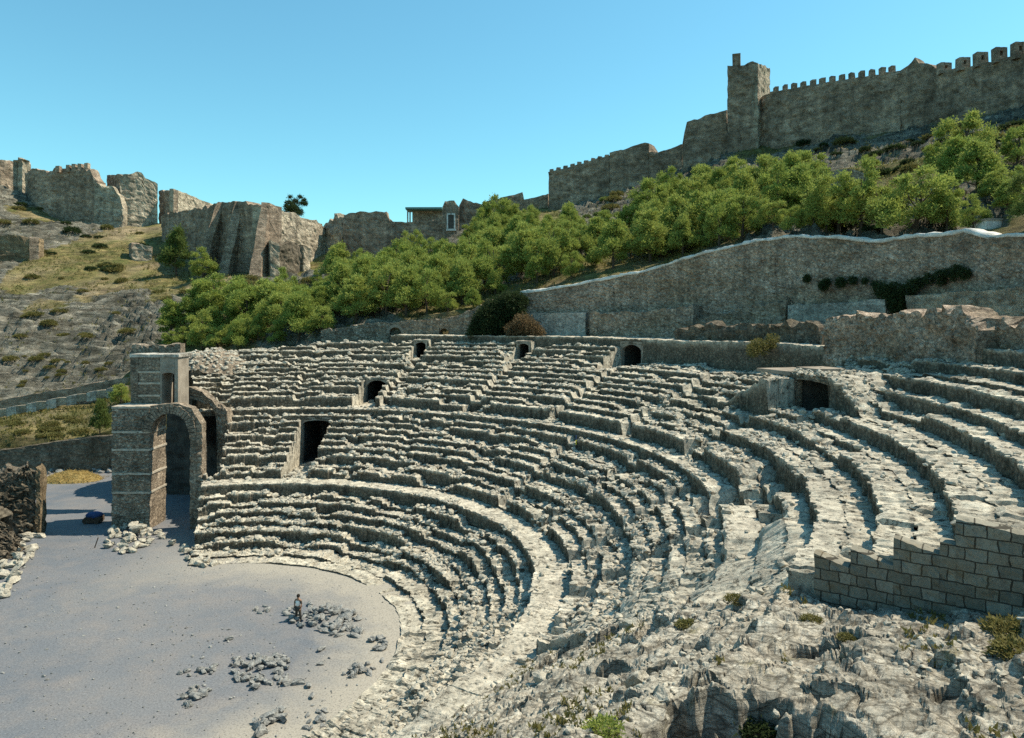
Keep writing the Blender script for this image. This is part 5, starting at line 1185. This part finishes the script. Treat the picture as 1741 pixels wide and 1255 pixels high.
# ------------------------------------------------------------------ the man
def skinned(name, pts, edges, rad, mat, parent=None, sub=2):
    me = bpy.data.meshes.new(name); me.from_pydata(pts, edges, []); o = bpy.data.objects.new(name, me); COL.objects.link(o)
    sk_ = o.modifiers.new('skin', 'SKIN'); sk_.use_smooth_shade = True
    for v, r_ in zip(me.skin_vertices[0].data if me.skin_vertices else [], rad): v.radius = (r_, r_)
    if not me.skin_vertices:
        pass
    sb = o.modifiers.new('sub', 'SUBSURF'); sb.levels = sb.render_levels = sub; me.materials.append(mat)
    if parent: o.parent = parent
    return o
M['skin'] = mat_simple('tanned_skin', (.30,.17,.11), (.36,.21,.14), 3, 15, .1, .01); M['cloth_white'] = mat_simple('white_shirt', (.88,.85,.78), (.92,.89,.83), 3, 15, .2, .01)
M['cloth_dark'] = mat_simple('dark_trousers', (.05,.045,.04), (.09,.08,.065), 3, 15, .2, .01); M['hair'] = mat_simple('dark_hair', (.015,.012,.01), (.03,.025,.02), 5, 20, .2, .01)
Ym = ZC*F/(1056-YH)
man = empty('person', (XP(507, Ym), Ym, 0.0), R(-15), label='man in white vest and dark trousers standing by the long stone heap', cat='person')
bp = [(0,0,.95),(0,0,1.15),(0,.01,1.38),(0,0,1.50),(0,-.01,1.62),(0,-.01,1.70),(-.19,0,1.42),(-.25,-.02,1.16),(-.24,-.10,.93),(-.23,-.14,.86),(.19,0,1.42),(.26,-.02,1.16),(.25,-.08,.93),(.24,-.12,.86),(-.10,0,.88),(-.14,0,.50),(-.16,.03,.09),(-.17,-.12,.04),(.10,0,.88),(.16,-.02,.50),(.19,.03,.09),(.21,-.12,.04)]
be = [(0,1),(1,2),(2,3),(3,4),(4,5),(2,6),(6,7),(7,8),(8,9),(2,10),(10,11),(11,12),(12,13),(0,14),(14,15),(15,16),(16,17),(0,18),(18,19),(19,20),(20,21)]
br_ = [.14,.13,.16,.06,.10,.085,.07,.048,.033,.03,.07,.048,.033,.03,.10,.068,.045,.035,.10,.068,.045,.035]
def skin_obj(name, pts, edges, rads, mat):
    import bmesh
    bm = bmesh.new(); lay = bm.verts.layers.skin.verify(); vs = [bm.verts.new(p) for p in pts]
    for a, b in edges: bm.edges.new((vs[a], vs[b]))
    for k, v in enumerate(vs): v[lay].radius = (rads[k], rads[k]*(.72 if name in ('body', 'vest') and k < 3 else 1)); v[lay].use_root = (k == 0)
    me = bpy.data.meshes.new(name); bm.to_mesh(me); bm.free(); me.materials.append(mat)
    o = bpy.data.objects.new(name, me); COL.objects.link(o); o.modifiers.new('skin', 'SKIN').use_smooth_shade = True; s = o.modifiers.new('sub', 'SUBSURF'); s.levels = s.render_levels = 2; o.parent = man; return o
skin_obj('body', bp, be, br_, M['skin'])
skin_obj('vest', [bp[0], bp[1], bp[2], (0,0,1.46), (-.16,0,1.43), (.16,0,1.43)], [(0,1),(1,2),(2,3),(2,4),(2,5)], [.165,.155,.19,.09,.09,.09], M['cloth_white'])
skin_obj('trousers', [bp[0], bp[14], bp[15], bp[16], bp[18], bp[19], bp[20]], [(0,1),(1,2),(2,3),(0,4),(4,5),(5,6)], [.17,.125,.09,.07,.125,.09,.07], M['cloth_dark'])
for sx, sk0, sk1, sk2 in ((-1, 6, 7, 8), (1, 10, 11, 12)): skin_obj('sleeve', [bp[sk0], bp[sk1]], [(0,1)], [.085,.062], M['cloth_dark'])
mb = MB(); V, Fc = ICO3; V = V[:]; mb.add(V*np.array([.112,.125,.12])+np.array([0, .015, 1.70]), Fc); mb.build('hair', M['hair'], man, True)
mb = MB()
for sx in (-1, 1):                                                     # hands: palm, four fingers, thumb
    hx, hy, hz_ = sx*.235, -.14, .84
    mb.box((hx, hy, hz_), (.03, .075, .09), 0)
    for f in range(4): mb.tube([(hx, hy-.028+f*.019, hz_-.04), (hx-.004*sx, hy-.03+f*.019, hz_-.085), (hx-.018*sx, hy-.03+f*.019, hz_-.115+(.008 if f in (0, 3) else 0))], [.009, .008, .006], 6)
    mb.tube([(hx, hy-.035, hz_+.02), (hx-.01*sx, hy-.065, hz_-.01), (hx-.012*sx, hy-.07, hz_-.04)], [.011, .009, .007], 6)
mb.build('hands', M['skin'], man, True)
#__MORE_END__

# ------------------------------------------------------------------ light, sky, camera
SUN_AZ, SUN_EL = R(14), R(56)          # azimuth from +X towards +Y
sd = bpy.data.lights.new('sun', 'SUN'); sd.energy = 4.3; sd.angle = R(.5); sd.color = (1, .90, .72)
so = bpy.data.objects.new('sun', sd); COL.objects.link(so)
d = Vector((math.cos(SUN_EL)*math.cos(SUN_AZ), math.cos(SUN_EL)*math.sin(SUN_AZ), math.sin(SUN_EL)))
so.rotation_euler = d.to_track_quat('Z', 'Y').to_euler(); so.location = (0, 0, 80)
w = bpy.data.worlds.new('World'); scene.world = w; w.use_nodes = True; t = w.node_tree; t.nodes.clear()
wo = t.nodes.new('ShaderNodeOutputWorld'); bg = t.nodes.new('ShaderNodeBackground'); sk = t.nodes.new('ShaderNodeTexSky')
sk.sky_type = 'NISHITA'; sk.sun_disc = False; sk.sun_elevation = SUN_EL; sk.sun_rotation = PI/2-SUN_AZ
sk.air_density = 1.15; sk.dust_density = .4; sk.ozone_density = 3.5
def mul(c, v):
    h_ = t.nodes.new('ShaderNodeMix'); h_.data_type = 'RGBA'; h_.blend_type = 'MULTIPLY'; h_.inputs[0].default_value = 1; h_.inputs[7].default_value = (*v, 1)
    t.links.new(c, h_.inputs[6]); return h_.outputs[2]
SK = .88*.12/.15*1.25
c = mul(sk.outputs[0], (SK, SK, SK)); gm = t.nodes.new('ShaderNodeGamma'); gm.inputs[1].default_value = 1.0; t.links.new(c, gm.inputs[0])   # the print's deep cyan sky
c = mul(gm.outputs[0], (.54, .92, .81))
t.links.new(c, bg.inputs[0]); bg.inputs[1].default_value = .15; t.links.new(bg.outputs[0], wo.inputs[0])
cam = bpy.data.cameras.new('camera'); co = bpy.data.objects.new('camera', cam); COL.objects.link(co)
cam.sensor_fit = 'HORIZONTAL'; cam.sensor_width = 36; cam.lens = 36*F/1741; cam.shift_y = -(1255/2-YH)/1741
co.location = (0, 0, ZC); co.rotation_euler = (PI/2, 0, 0); cam.clip_end = 6000; cam.clip_start = .1
scene.camera = co
scene.view_settings.view_transform = 'Standard'; scene.view_settings.look = 'None'; scene.view_settings.exposure = .76; scene.view_settings.gamma = 1
scene.cycles.use_denoising = False; scene.cycles.max_bounces = 6; scene.cycles.diffuse_bounces = 4
